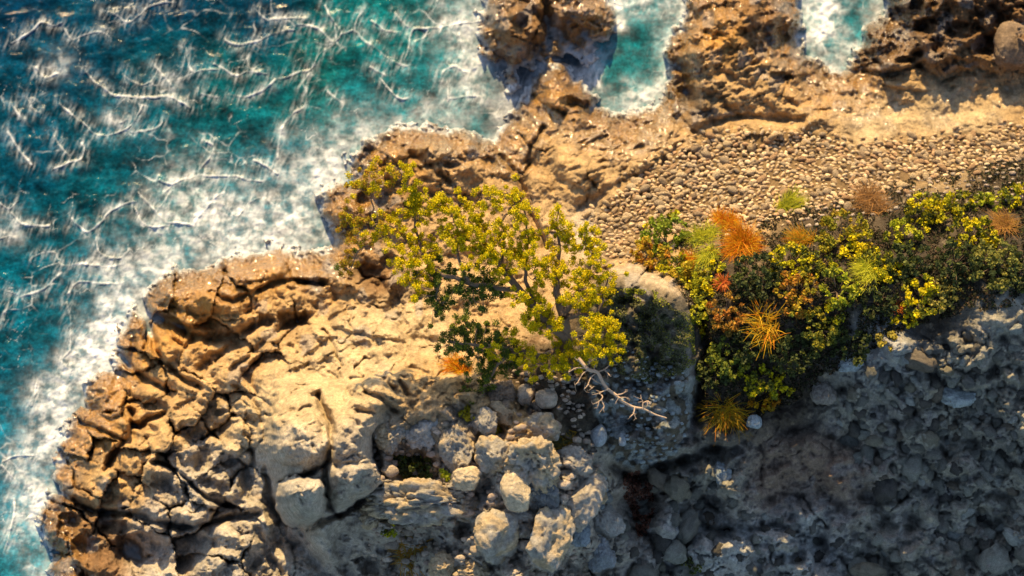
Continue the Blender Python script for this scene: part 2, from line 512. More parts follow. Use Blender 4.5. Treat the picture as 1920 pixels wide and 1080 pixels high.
# upper-front plate edges of the dome
for pts, w, dep in [
    ([(600, 740), (612, 775), (620, 813), (617, 853), (608, 905), (622, 950), (634, 965)], 6, .38),
    ([(533, 903), (570, 893), (605, 876)], 5, .32), ([(577, 997), (605, 980), (640, 962), (690, 935), (718, 915)], 6, .35),
    ([(612, 868), (650, 872), (700, 866)], 5, .10), ([(700, 812), (704, 850), (716, 890)], 7, .35),
    ([(540, 960), (556, 985), (575, 1015)], 5, .2), ([(560, 770), (585, 765)], 4, .12), ([(520, 780), (550, 765)], 4, .1),
    ([(655, 712), (680, 708)], 4, .12), ([(720, 712), (745, 735)], 5, .16), ([(752, 715), (765, 738)], 5, .14), ([(688, 738), (720, 750), (740, 772)], 5, .18),
    ([(735, 695), (760, 705)], 4, .1), ([(770, 690), (800, 703)], 4, .1), ([(668, 770), (700, 774)], 4, .1), ([(640, 720), (660, 745)], 4, .06)]:
    groove(pts, w, dep * 1.7)
lump(553, 822, 56, 52, 0, .3, 2.8, .5); lump(668, 905, 52, 46, -10, .32, 2.8, .5)
for a_ in [(590, 700, 30, 8, 25, .12), (650, 735, 40, 7, 20, .12), (700, 700, 34, 6, 15, .12), (740, 690, 26, 6, 20, .1), (560, 735, 26, 6, -25, .1), (620, 700, 20, 5, 40, .1), (680, 650, 50, 7, -12, .14), (600, 650, 40, 8, -30, .16), (560, 690, 30, 7, -35, .14), (740, 640, 30, 6, 15, .12), (760, 600, 24, 7, 60, .14), (640, 590, 36, 7, -20, .14), (700, 580, 40, 7, 10, .12)]:
    hole(*a_); lump(565, 940, 48, 44, 0, .15, 2.8, .5)
lump(547, 848, 40, 22, -5, .16, 2.6, .4)
lump(530, 835, 15, 12, 0, .1); lump(668, 893, 46, 22, -8, .14, 2.6, .5); lump(580, 800, 30, 24, 0, .14)
lump(655, 815, 46, 44, 10, .14, 3, .4); hole(590, 745, 10, 6, 20, .15); hole(640, 775, 7, 5, 0, .1); lump(560, 975, 16, 14, 0, .12)
hole(665, 790, 18, 5, 25, .08)
# reef cracks
for pts, w, dep in [
    ([(80, 895), (97, 907), (133, 933), (173, 957), (253, 963), (287, 980), (350, 990), (390, 983), (443, 967), (485, 966)], 7, .65),
    ([(293, 867), (347, 893), (367, 917), (400, 937), (437, 950)], 4, .4),
    ([(310, 773), (253, 800), (247, 820), (220, 843), (200, 877)], 6, .5), ([(250, 770), (253, 800)], 6, .4), ([(150, 787), (187, 810), (230, 827)], 4, .4),
    ([(262, 580), (272, 592), (290, 600), (333, 613), (367, 632), (417, 636), (447, 625), (480, 610)], 10, .55),
    ([(272, 592), (277, 612), (293, 653), (317, 687), (343, 710), (373, 725)], 6, .5), ([(225, 668), (260, 703), (293, 722), (320, 742)], 7, .45),
    ([(393, 550), (433, 562), (483, 547), (533, 527), (567, 530), (607, 533)], 5, .3), ([(377, 690), (417, 662), (447, 643)], 9, .4),
    ([(433, 693), (470, 665), (500, 640), (530, 620), (580, 590)], 6, .25), ([(603, 617), (616, 632), (632, 668)], 3.5, .22), ([(480, 735), (452, 700)], 7, .3),
    ([(490, 790), (470, 745), (440, 720)], 6, .3), ([(330, 640), (347, 652), (360, 640)], 7, .3), ([(245, 630), (252, 650)], 8, .25),
    ([(500, 880), (508, 930), (520, 975)], 8, .35), ([(480, 990), (500, 1040), (530, 1075)], 7, .3),
    ([(940, 290), (975, 340), (992, 385), (1010, 430), (1025, 460)], 7, .35), ([(985, 300), (1010, 250), (1018, 235)], 4, .2), ([(1012, 190), (1040, 205), (1060, 215)], 3, .12),
    ([(770, 290), (810, 310), (850, 345)], 6, .2), ([(1240, 300), (1200, 330), (1150, 350), (1120, 370)], 8, .1), ([(1280, 270), (1255, 290), (1235, 310)], 6, .1),
    ([(1025, 0), (1030, 50), (1032, 85)], 8, .5), ([(1060, 210), (1080, 200), (1110, 205)], 9, .3), ([(790, 560), (805, 585), (812, 610)], 7, .2),
    ([(1265, 120), (1285, 150), (1290, 190)], 12, .5), ([(1340, 232), (1400, 222), (1450, 225), (1500, 222)], 8, .22), ([(1510, 60), (1520, 100), (1555, 130)], 8, .15),
    ([(1535, 130), (1570, 175), (1595, 180)], 7, .2), ([(1700, 110), (1760, 150), (1790, 165)], 6, .2), ([(1590, 130), (1660, 140), (1720, 125)], 5, .25), ([(1150, 880), (1200, 896), (1262, 872), (1310, 850), (1345, 838)], 11, .7), ([(1312, 560), (1322, 640), (1318, 720), (1306, 790)], 9, .5)]:
    groove(pts, w, dep)
for cx, cy, rx, ry, rot, d in [(550, 603, 26, 18, -10, .5), (467, 575, 22, 15, -20, .35), (500, 600, 15, 14, 0, .35), (700, 636, 22, 6, 8, .16), (672, 628, 14, 5, 8, .1), (545, 650, 8, 5, 0, .1), (580, 658, 6, 4, 0, .08), (610, 528, 12, 6, 0, .2),
    (690, 520, 34, 26, 20, .4), (730, 500, 20, 22, 0, .3), (745, 545, 10, 16, 0, .25), (850, 310, 16, 8, 0, .2), (700, 370, 30, 18, 0, .3), (660, 310, 10, 18, 0, .2), (1480, 145, 10, 6, 0, .2), (1460, 140, 14, 7, 10, .2),
    (1400, 92, 14, 9, -20, .2), (1420, 115, 16, 6, -20, .18), (1390, 60, 10, 8, 0, .2), (1500, 60, 16, 20, 0, .3), (1430, 30, 12, 12, 0, .2), (980, 40, 14, 12, 0, .2), (1070, 70, 40, 20, 0, .3), (1075, 195, 24, 9, 10, .25), (1110, 195, 14, 9, 10, .25),
    (1875, 40, 18, 18, 0, .4), (1800, 60, 26, 18, 10, .5), (1845, 85, 22, 20, 0, .5), (1740, 50, 20, 16, 0, .45), (1700, 30, 16, 14, 0, .3), (1690, 110, 18, 7, 0, .3), (1640, 125, 20, 8, 0, .25), (1775, 20, 14, 10, 0, .3), (1780, 150, 14, 5, 0, .2),
    (780, 880, 40, 32, 0, .22), (845, 880, 14, 30, 0, .3), (905, 915, 18, 28, 0, .35), (690, 940, 28, 10, -25, .3), (1125, 905, 20, 16, 0, .35), (700, 1060, 26, 20, 0, .4), (870, 990, 18, 20, 0, .4), (760, 1020, 50, 30, 0, .35),
    (1200, 940, 36, 46, 0, .5), (1300, 870, 30, 16, -10, .5), (1350, 850, 40, 18, -10, .3), (1330, 950, 20, 20, 0, .3), (1360, 1000, 20, 12, 0, .3), (1090, 840, 26, 12, 20, .3), (1270, 905, 26, 14, 0, .4), (1540, 1010, 16, 14, 0, .3), (1500, 1040, 12, 22, 20, .25),
    (322, 864, 26, 17, 25, .4), (308, 907, 24, 15, 30, .35), (362, 808, 24, 14, 40, .35), (400, 908, 28, 12, 25, .3), (425, 940, 32, 10, 20, .3), (320, 1030, 80, 42, 0, .7), (215, 990, 26, 16, 10, .4), (245, 1040, 30, 30, 0, .5), (160, 1030, 24, 34, -20, .45),
    (130, 985, 20, 24, 0, .4), (380, 860, 16, 24, 0, .3), (430, 860, 20, 14, 0, .25), (470, 800, 14, 26, 0, .3), (270, 800, 26, 8, 20, .25), (420, 800, 20, 8, -15, .2), (410, 775, 16, 6, -15, .2), (460, 900, 14, 22, 0, .3), (515, 960, 18, 60, -8, .35), (345, 760, 22, 8, -30, .2), (290, 760, 20, 10, 10, .3)]:
    hole(cx, cy, rx * 1.1, ry * 1.1, rot, d)
# raised shapes
for a in [(370, 545, 105, 42, 8, .35, 2.4, .5), (290, 550, 26, 26, 0, .2, 2, .6), (240, 600, 16, 22, -20, .25, 2, .6), (470, 500, 80, 30, -8, .25, 2.4, .5), (560, 500, 60, 30, 0, .15, 2.4, .5), (200, 740, 44, 42, 20, .22, 2.6, .4), (655, 612, 36, 10, 12, .14, 2, .6),
    (450, 822, 40, 28, -25, .28, 2.2, .5), (310, 655, 34, 24, 30, .2, 2.6, .5), (1055, 165, 62, 44, 20, .35, 2.2, .6), (955, 60, 62, 62, 0, .3, 2.4, .5), (1095, 35, 58, 50, 0, .12, 2.4, .5), (760, 275, 90, 34, 0, .25, 2.3, .6), (880, 275, 50, 26, 0, .15, 2.3, .6), (640, 390, 40, 40, 0, .2, 2.3, .6),
    (1075, 310, 60, 30, 30, .2, 2.3, .6), (1080, 350, 26, 60, 20, .2, 2.3, .6), (1320, 60, 44, 80, 0, .3, 2.4, .6), (1400, 40, 60, 60, 0, .2, 2.4, .6), (1905, 85, 34, 40, 0, .2, 3.5, .3), (1640, 70, 34, 20, -30, .35, 2, .6), (1600, 95, 16, 10, 0, .2, 2, .6),
    (1690, 650, 60, 30, 20, .25, 2, .6), (1550, 880, 120, 60, 10, .25, 2.5, .5), (1350, 1035, 60, 40, 0, .4, 2.3, .5), (1280, 850, 60, 20, -15, .2, 2, .6), (1790, 745, 30, 16, 0, .2, 2, .6), (870, 745, 60, 24, 20, .25, 2.3, .6), (1700, 160, 50, 9, 5, .15, 2, .6)]:
    lump(*a)
ridge([(1560, 890), (1590, 930), (1620, 960), (1650, 1010)], 12, .25)
ridge([(1540, 960), (1500, 975), (1470, 1020)], 10, .2)

# shaded big boulder with a lit crest beside the tree
BOULD = [(1120, 520), (1150, 498), (1195, 498), (1240, 520), (1280, 548), (1302, 600), (1308, 680), (1304, 740), (1292, 800), (1262, 862), (1215, 885), (1165, 872),
         (1130, 830), (1118, 780), (1100, 720), (1080, 640), (1085, 570)]
sdb = sdf(U + (WU - U) * .5, V + (WV - V) * .5, BOULD)
tb = np.clip((V - 505) / 365, 0, 1)
ztop = 4.75 - 2.1 * tb ** 1.15
prof = np.clip(sdb / 42, 0, 1)
prof = 1 - (1 - prof) ** 2.2
crest = sstep(492, 545, V + (U - 1200) * -.22)
Zb = Z + (np.maximum(ztop, Z) - Z) * prof * (.35 + .65 * crest)
Z = np.where(sdb > 0, np.maximum(Z, Zb), Z)

# --- relief
fine = fbm(U, V, 26, 5, 301)
mid = fbm(U, V, 85, 4, 311)
def facets(x, y, scale, seed):
    r = np.random.RandomState(seed)
    jx = r.rand(128, 128); jy = r.rand(128, 128); ta = r.uniform(-1, 1, (128, 128)); tb_ = r.uniform(-.6, 1, (128, 128)); h = r.uniform(-.5, .5, (128, 128))
    X = x / scale; Y = y / scale; xi = np.floor(X).astype(int); yi = np.floor(Y).astype(int)
    best = np.full(X.shape, -9.0)
    for i in (-1, 0, 1):
        for j in (-1, 0, 1):
            a = (xi + i) & 127; b = (yi + j) & 127
            dx = X - (xi + i + jx[b, a]); dy = Y - (yi + j + jy[b, a])
            best = np.maximum(best, .6 * h[b, a] - 1.1 * np.hypot(dx, dy) ** 1.6 + .7 * ta[b, a] * dx + .9 * tb_[b, a] * dy)
    return best


fct = facets(WU * .85 + WV * .6, WV * 1.2 - WU * .8, 70, 71)
fct2 = facets(WU * .8 + WV * .5, WV * 1.1 - WU * .7, 26, 73)
rdg = fbm(WU, WV, 60, 4, 321, ridged=True)
k1, k2, kid = worley(WU, WV, 30, 9)
q1, q2, qid = worley(WU, WV, 13, 19)
knob = np.sqrt(np.clip(1 - k1, 0, 1)); knob2 = np.sqrt(np.clip(1 - q1, 0, 1))
tr = sstep(1560, 1620, U) * (1 - sstep(125, 150, V))                    # knobby rock at the top right
cen = sstep(800, 860, U) * (1 - sstep(1150, 1200, U)) * sstep(700, 760, V)
rough_lo = np.clip(rough, 0, 1)
skirt = np.exp(-(((U - 670) / 210) ** 2 + ((V - 640) / 110) ** 2) ** 1.5)
land_r = 1 - sstep(0, 30, sdf(U, V, [(1105, 410), (1250, 280), (1520, 235), (1600, 265), (1990, 210), (2400, 200), (2400, 600), (1640, 650), (1400, 800), (1320, 800), (1312, 600), (1280, 540), (1200, 492)]))
rg2 = fbm(WU * .9 + WV * .35, WV - WU * .3, 34, 4, 331, ridged=True, gain=.6)
crs = sstep(.05, .0, np.abs(fbm(WU * .8 + WV * .4, WV - .35 * WU, 75, 3, 341))) * sstep(-.1, .3, fbm(U, V, 90, 2, 343))
Z += .16 * mid * (.4 + rough_lo) + .14 * fine * (.3 + rough_lo) + (.16 * (rdg - .3) * (.25 + rough_lo) + .15 * (rg2 - .3) * (.3 + rough_lo) - (.07 + .07 * skirt) * crs * sstep(.2, .4, rough_lo) + .50 * (fct + .3) * np.clip(.15 + rough_lo + .5 * skirt, 0, 1) + .17 * (fct2 + .3) * (.2 + rough_lo)) * land_r
slp = sstep(0, 40, np.minimum(sdf(U, V, [(2400, 560), (1925, 545), (1800, 585), (1640, 650), (1500, 745), (1310, 800), (1262, 862), (1160, 890), (1060, 1400), (2400, 1400)]), 60))
bb = sstep(700, 760, V) * sstep(690, 730, U) * (1 - sstep(1100, 1180, U))
k3, k4, kid3 = worley(WU + 12 * fine, WV + 12 * mid, 52, 29)
Z += rough_lo * (.10 * knob + .05 * knob2) * (1 + 1.6 * tr + 1.2 * slp + 1.5 * bb) + (.28 * slp + .2 * bb + .25 * tr) * (rough_lo * (1 - k3) * (.3 + kid3)) + .12 * slp * (rdg - .3)
Z -= tr * .35 * sstep(.0, .4, fbm(WU, WV, 42, 4, 351)) + .22 * slp * rough_lo * sstep(.1, .5, fbm(WU, WV, 60, 4, 353)) + .25 * bb * sstep(.05, .45, fbm(WU, WV, 50, 4, 355))
# slanted notches on the tan headland and slab
ang = math.radians(-24)
sx = (WU * math.cos(ang) + WV * math.sin(ang)); sy = (-WU * math.sin(ang) + WV * math.cos(ang))
strA = fbm(sx / 3.2, sy, 13, 3, 401)
mh = np.exp(-(((U - 1390) / 110) ** 2 + ((V - 140) / 75) ** 2) ** 1.5) + 1.0 * np.exp(-(((U - 1150) / 120) ** 2 + ((V - 285) / 60) ** 2) ** 1.5)
Z -= mh * .16 * sstep(.05, .55, strA)
ang = math.radians(28)
sx2 = (WU * math.cos(ang) + WV * math.sin(ang)); sy2 = (-WU * math.sin(ang) + WV * math.cos(ang))
strB = fbm(sx2 / 3, sy2, 14, 3, 411)
mh2 = np.exp(-(((U - 730) / 90) ** 2 + ((V - 725) / 50) ** 2) ** 1.5) + .5 * np.exp(-(((U - 700) / 160) ** 2 + ((V - 610) / 60) ** 2) ** 1.5)
Z -= mh2 * .09 * sstep(.1, .6, strB)

# shore: bring the land down to the sea floor
cn = fbm(U, V, 34, 5, 501, .6)
sh = .58 * sstep(-30, 16, sdc + 26 * cn) + .42 * sstep(0, 75, sdc + 16 * fbm(U, V, 26, 3, 503))
tiny = np.exp(-((sdc + 4) / 22) ** 2) * np.clip(fbm(U, V, 15, 4, 507, .6), -.3, 1) * .35
Z = -0.55 + (Z + .55) * sh + tiny
RELIEF = Z

# --- colour
def cmix(c, target, m):
    return c * (1 - m[..., None]) + np.array(target) * m[..., None]
n_a = fbm(U, V, 120, 4, 601); n_b = fbm(U, V, 34, 4, 611)
wetm = np.clip(1.3 - sdc / 85 + .6 * n_a, 0, 1) * sstep(1400, 1200, V * 1.0)
wetm *= 1 - .75 * sstep(.0, .9, (V - 760) / 250) * sstep(120, 300, U)
colr = cmix(colr, (.46, .225, .035), .85 * wetm * sstep(-.3, .4, n_b + .2))
dwet = np.clip(1.1 - sdc / 40 + .5 * n_b, 0, 1)
colr = cmix(colr, (.18, .095, .022), .75 * dwet)
colr = cmix(colr, (.17, .095, .04), .55 * sstep(1590, 1640, U) * (1 - sstep(120, 150, V)))
grey = sstep(800, 900, V + 90 * n_a) * (1 - sstep(1180, 1300, U)) * sstep(230, 380, U)
colr = cmix(colr, (.42, .36, .28), .7 * grey)
colr *= (1 + .38 * n_b)[..., None]
st1 = fbm(WU, WV, 26, 5, 631, .65); st2 = fbm(WU + 300, WV, 60, 5, 641, .6)
colr = cmix(colr, (.60, .47, .30), .3 * sstep(.18, .45, st1) * sstep(40, 120, sdc))
colr = cmix(colr, (.10, .075, .05), .45 * sstep(.2, .5, st2) * sstep(0, .3, st1 + .15))
colr = cmix(colr, (.36, .17, .07), .4 * sstep(.2, .5, -st2) * sstep(-.1, .3, st1) * sstep(1000, 800, U * .6 + V * .4))
# lichen / pale patches on the dome, rusty smears
colr = cmix(colr, (.50, .37, .27), .5 * sstep(.1, .5, n_a) * sstep(0, 20, sdd) * (1 - sstep(830, 880, V)))
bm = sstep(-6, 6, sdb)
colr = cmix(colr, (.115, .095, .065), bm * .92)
colr = cmix(colr, (.46, .35, .23), bm * (1 - sstep(0, 26, V - 502 - (U - 1150) * .33 + 14 * n_b)) * .95)  # sunlit crest rim painted paler into the boulder's colour
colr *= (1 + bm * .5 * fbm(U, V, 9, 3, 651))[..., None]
# veins: bluish pale crust low on the boulder and pale stones set in the conglomerate
colr = cmix(colr, (.40, .44, .42), bm * sstep(.45, .6, q1 * 0 + qid) * sstep(.62, .5, q1) * sstep(640, 720, V) * .6)
colr = cmix(colr, (.30, .27, .24), sstep(.7, .75, kid) * sstep(.6, .4, k1) * (rough_lo > .5) * .5)
beach_in = sstep(-6, 6, sdf(WU, WV, [(1112, 408), (1180, 345), (1250, 292), (1330, 262), (1400, 246), (1520, 250), (1600, 272), (1740, 262), (1990, 225), (1990, 296), (1850, 306), (1640, 362), (1500, 398), (1420, 420), (1300, 430), (1220, 440), (1195, 480), (1140, 485), (1112, 450)]))
colr = cmix(colr, (.15, .095, .045), .85 * beach_in)
foam_r = np.clip(1.2 - (sdc + 26 * fbm(U, V, 40, 4, 701)) / 16, 0, 1) * sstep(-.45, .25, fbm(U, V, 60, 3, 711) + .05)
wet_v = np.clip(wetm * 1.2 + .55 * sstep(.1, .5, fbm(U, V, 50, 3, 721) + .2) * sstep(1480, 1600, U) * (1 - sstep(230, 260, V)) + .35 * np.exp(-(((U - 1180) / 120) ** 2 + ((V - 270) / 70) ** 2)), 0, 1)
foam_r = np.clip(foam_r + 1.0 * (1 - sstep(.08, .24, Z)) * sstep(-.35, .35, fbm(U, V, 30, 4, 731)), 0, 1) * (1 - sstep(.16, .34, Z))


def zat(px, py):
    px = np.asarray(px, float); py = np.asarray(py, float)
    fx = np.interp(px, ux, np.arange(len(ux))); fy = np.interp(py, vy, np.arange(len(vy)))
    ix = np.clip(fx.astype(int), 0, len(ux) - 2); iy = np.clip(fy.astype(int), 0, len(vy) - 2)
    tx = fx - ix; ty = fy - iy
    return (Z[iy, ix] * (1 - tx) + Z[iy, ix + 1] * tx) * (1 - ty) + (Z[iy + 1, ix] * (1 - tx) + Z[iy + 1, ix + 1] * tx) * ty


# --- regions: each outcrop its own object, reef blocks are parts
PX, PY, PZ = at(U, V, Z)
VERT = np.stack([PX, PY, PZ], -1).reshape(-1, 3)
nC = len(ux)
jj, ii = np.meshgrid(np.arange(len(vy) - 1), np.arange(nC - 1), indexing='ij')
a0 = (jj * nC + ii).ravel()
QUADS = np.stack([a0 + nC, a0 + nC + 1, a0 + 1, a0], 1)
fc = lambda A: A[:-1, :-1].ravel()
fu, fv = fc(WU), fc(WV)
fsd = fc(sdc); fcid = fc(cid)
keep = fsd > -60
fin = lambda poly: inside(fu, fv, poly)
BEACH = [(1105, 410), (1180, 340), (1250, 290), (1320, 262), (1360, 240), (1520, 240), (1600, 268), (1740, 255), (1925, 222), (2400, 200), (2400, 290), (1925, 290), (1850, 300), (1640, 350), (1500, 385),
         (1420, 410), (1300, 425), (1220, 440), (1195, 480), (1230, 505), (1190, 492), (1140, 480), (1110, 450)]
HILL = [(1195, 480), (1220, 440), (1300, 425), (1420, 410), (1500, 385), (1640, 350), (1850, 300), (1925, 290), (2400, 290), (2400, 560), (1925, 545), (1800, 585), (1700, 610), (1640, 650), (1560, 690), (1500, 745), (1400, 800), (1300, 800), (1309, 700), (1303, 600), (1270, 545)]
SLOPE = [(2400, 560), (1925, 545), (1800, 585), (1700, 610), (1640, 650), (1560, 690), (1500, 745), (1400, 800), (1295, 800), (1262, 862), (1215, 885), (1160, 890), (1150, 960), (1120, 1000), (1060, 1400), (2400, 1400)]
MIDSLAB = [(925, 250), (960, 190), (1010, 200), (1070, 215), (1130, 215), (1230, 200), (1262, 160), (1300, 200), (1360, 240), (1320, 262), (1250, 290), (1180, 340), (1105, 410), (1110, 480), (1120, 520), (1085, 570), (1080, 640), (900, 690), (830, 660),
           (800, 600), (900, 480), (990, 400), (960, 330)]
region = np.zeros(len(a0), int)
region[fin(MIDSLAB)] = 2
region[fin([(1250, 150), (1247, 60), (1270, -90), (1500, -90), (1512, 40), (1530, 120), (1600, 180), (1560, 240), (1360, 240), (1300, 200)])] = 3
region[fin([(1590, 130), (1600, 60), (1680, -200), (2400, -500), (2400, 120), (1925, 135), (1860, 130), (1790, 165), (1700, 150)])] = 4
region[fin([(1600, 180), (1590, 130), (1700, 150), (1790, 165), (1860, 130), (1925, 135), (2400, 120), (2400, 200), (1925, 222), (1740, 255), (1600, 268), (1520, 240), (1560, 240)])] = 5
region[fin(BEACH)] = 6
region[fin(HILL)] = 7
region[fin(SLOPE)] = 8
region[fc(sdb) > 0] = 9
region[fc(sdd) > 0] = 10
region[fc(sdf(U, V, [(p[0], p[1]) for p in ISLET])) > -40] = 11
region[fin([(985, 120), (1050, 110), (1130, 175), (1120, 212), (1060, 215), (1010, 200), (985, 170)]) & (region != 11)] = 12
region[(fv < 120) & (fu < 1180) & (region == 0) & (fsd < 0)] = 11
region[(region == 0) & inside(fu, fv, [(700, 812), (722, 780), (760, 740), (800, 690), (900, 690), (1080, 640), (1100, 720), (1130, 830), (1160, 880), (1150, 960), (1120, 1000), (1060, 1400), (650, 1400), (640, 1000), (675, 955), (718, 925)])] = 13
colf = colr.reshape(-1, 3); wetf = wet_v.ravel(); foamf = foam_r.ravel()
# soil and beach beds



def submesh(name, mask, mat=M_ROCK):
    q = QUADS[mask & keep]
    if len(q) == 0: return None
    idx, inv = np.unique(q, return_inverse=True)
    return mesh_np(name, VERT[idx], inv.reshape(q.shape), mat, colf[idx], {"wet": wetf[idx], "foam": foamf[idx]})


def reg_obj(name, r, **kw):
    return tag(link(name, submesh(name, region == r)), **kw)


is_block = (region == 0) & (fcid < len(SEEDS))
shelf = tag(link("reef_bedrock", submesh("reef_bedrock", (region == 0) & ~is_block)), kind='structure')
for i in range(len(SEEDS)):
    me = submesh("rock_block", is_block & (fcid == i))
    if me: link("rock_block", me, shelf)
slab = reg_obj("rock_slab", 2, kind='structure')
reg_obj("headland", 3, label="tan notched headland rock between the teal pool and the second white inlet", cat="rock")
reg_obj("jagged_rock", 4, label="dark brown knobby rock outcrop right of the narrow white inlet", cat="rock")
reg_obj("sand_flat", 5, kind='structure')
beach = reg_obj("pebble_beach", 6, kind='structure')
hill = reg_obj("hillside", 7, kind='structure')
slope = reg_obj("rubble_slope", 8, kind='structure')
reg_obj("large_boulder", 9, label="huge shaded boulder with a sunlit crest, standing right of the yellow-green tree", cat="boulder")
reg_obj("dome_rock", 10, label="big rounded rock dome with a sunlit cap and deep cracks below the tree's left side", cat="rock")
reg_obj("sea_rock", 11, label="wet brown two-humped rock surrounded by surf at the sea's edge", cat="rock")
reg_obj("orange_rock", 12, label="bright orange wet rock wedge behind the dark channel beside the teal pool", cat="rock")
ledge = reg_obj("boulder_bed", 13, kind='structure')

# ------------------------------------------------------------------ sea
STR1 = """60,240 120,210 190,160 240,130 300,150 345,125;365,155 405,215 450,200 530,180 590,190 630,215;580,50 650,90 725,130 780,90 820,45 900,20 1000,10
745,35 780,80;1270,225 1340,245 1440,230 1500,200 1570,175 1650,170;1440,60 1500,110 1570,100 1640,95 1700,110;1670,140 1780,160 1830,190 1875,235 1920,190
1875,235 1870,260 1800,300 1760,370 1700,400 1600,430 1550,440;1550,445 1500,490 1430,530 1370,545 1280,525;1200,360 1260,390 1330,430 1400,410 1500,420
1395,330 1410,390 1440,415;490,400 540,460 600,510 660,540 780,545 870,545 960,545 1010,570 1060,600;330,580 400,630 480,690 530,750 590,770 680,740 740,690 780,620 800,590
610,670 650,700 700,670;740,745 830,735 890,715 910,690;310,940 380,920 450,900 480,850 460,810;300,760 340,830 390,880;40,740 100,830 170,920
1560,890 1570,780 1600,700 1650,640 1720,590 1720,510 1700,460 1740,400;1000,440 1080,410 1150,400 1220,395;1050,270 1060,360 1080,400
900,1010 970,1040 1050,1010 1120,990 1200,1000 1320,990 1400,1005 1480,1010;1130,950 1180,890 1210,820 1160,795;970,1040 930,1080;1430,900 1500,930 1570,980
150,550 190,620 230,640;70,590 110,650;200,380 250,440 320,415;1830,30 1870,120 1915,180;1130,530 1220,550;690,405 780,470 860,455;870,370 930,430 970,480;1840,510 1920,580"""
STR2 = """0,190 75,170 130,220 200,260 270,330 370,370;75,170 90,110 120,65;350,330 375,250 410,170 500,150 600,145 720,130 830,120;410,240 460,210 490,160;165,120 230,160 310,185
540,0 520,60;210,450 270,510 340,555 380,555;170,380 240,430;300,70 380,150;550,460 580,390 640,370 700,400;600,550 700,545 780,540;590,460 600,560;1040,270 1050,330 1010,470;1380,260 1420,370 1450,470;1130,250 1200,330 1400,330"""
STR3 = """0,60 50,100 100,60;60,120 120,180 210,190 280,185;0,260 60,240;400,150 440,200 490,230 560,170 620,110 700,60 760,50;530,240 550,330 600,360 680,365
180,370 240,340 310,340 350,410 470,410 600,415 690,400;20,720 20,680 70,630 130,590 220,560 280,520 350,460;30,560 90,590;780,0 850,80 900,140 960,180 1090,185
1090,185 1120,130 1180,60 1260,0;900,90 930,40 960,0;750,80 820,180 960,190;380,560 440,510 560,510 660,520;1260,70 1330,130 1400,60 1470,30 1530,80
350,930 400,870 390,700 370,620;340,940 400,1000;580,620 640,720 650,800"""
STR4 = "0,430 80,410 200,410;0,450 60,510 110,550;80,640 60,800 40,900;200,0 180,120;180,620 240,760 260,900"
STRANDS = []
for txt, ox, oy in ((STR1, 0, 0), (STR2, 640, 0), (STR3, 0, 360), (STR4, 0, 720)):
    for part in txt.replace("\n", ";").split(";"):
        pts = [tuple(float(v) for v in p.split(",")) for p in part.split()]
        STRANDS.append([(ox + p[0] / 3, oy + p[1] / 3) for p in pts])

strand = np.zeros(U.shape); halo = np.zeros(U.shape)
SU = U + 7 * fbm(U, V, 60, 3, 801); SV = V + 7 * fbm(U, V, 60, 3, 811)
rr = np.random.RandomState(3)
for pts in STRANDS:
    pts = smooth_line(pts, 4)
    xs = [p[0] for p in pts]; ys = [p[1] for p in pts]
    s = window(min(xs), min(ys), max(xs), max(ys), 34)
    d = seg_dist(SU[s], SV[s], pts)
    w = rr.uniform(1.0, 1.8); k = rr.uniform(.5, 1.0)
    bw = .6 + .7 * sstep(-.4, .5, fbm(SU[s], SV[s], 45, 3, int(rr.randint(900))))
    strand[s] = np.maximum(strand[s], k * bw * np.exp(-(d / (w * bw)) ** 2))  # foam strands, with sun glitter along wave crests painted in as the same white
    halo[s] = np.maximum(halo[s], np.exp(-(d / 15) ** 2) * .8)
brk = sstep(-.35, .35, fbm(U, V, 24, 4, 821))
e1, e2, _ = worley(SU + 14 * fbm(U, V, 60, 3, 831), (SV + 14 * fbm(U, V, 60, 3, 841)) * 1.5, 62, 33)
web = np.exp(-((e2 - e1) / .045) ** 2) * sstep(.0, .45, fbm(U, V, 110, 3, 851))
g1 = fbm(U + V * .4, V * 1.7, 24, 4, 861)
streak = np.clip(fbm((SU + .35 * SV) / .45, (SV - .1 * SU) / 2.2, 16, 4, 875, .6) + .15, 0, 1)
wisp = sstep(.0, .75, fbm(SU, SV, 34, 5, 871, .65) + .1)
off_s = np.clip(-sdc, 0, None)
lace = fbm(SU + 10 * fbm(U, V, 18, 2, 883), SV + 10 * fbm(U, V, 18, 2, 884), 58, 6, 881, .56)
lace2 = fbm(SU, SV, 17, 4, 885, .65, ridged=True)
thr = -.42 + off_s / 120
veil = np.exp(-off_s / 80)
e3, e4, _ = worley(SU * 1.2 + 20 * fbm(U, V, 50, 3, 833), (SV + 20 * fbm(U, V, 50, 3, 843)) * 1.7, 40, 35)
web2 = np.exp(-((e4 - e3) / .035) ** 2) * sstep(.0, .4, fbm(U, V, 70, 3, 853))
foam = strand * (.3 + .7 * brk) * .95 + (web * .6 + web2 * .5) * brk + halo * (wisp * .35 + streak * 1.0)
foam += .50 * sstep(thr, thr + .8, lace) * sstep(150, 50, off_s) * (.5 + .55 * np.clip(lace2, 0, 1)) + veil * .06
foam += .45 * sstep(.15, .6, lace) * streak
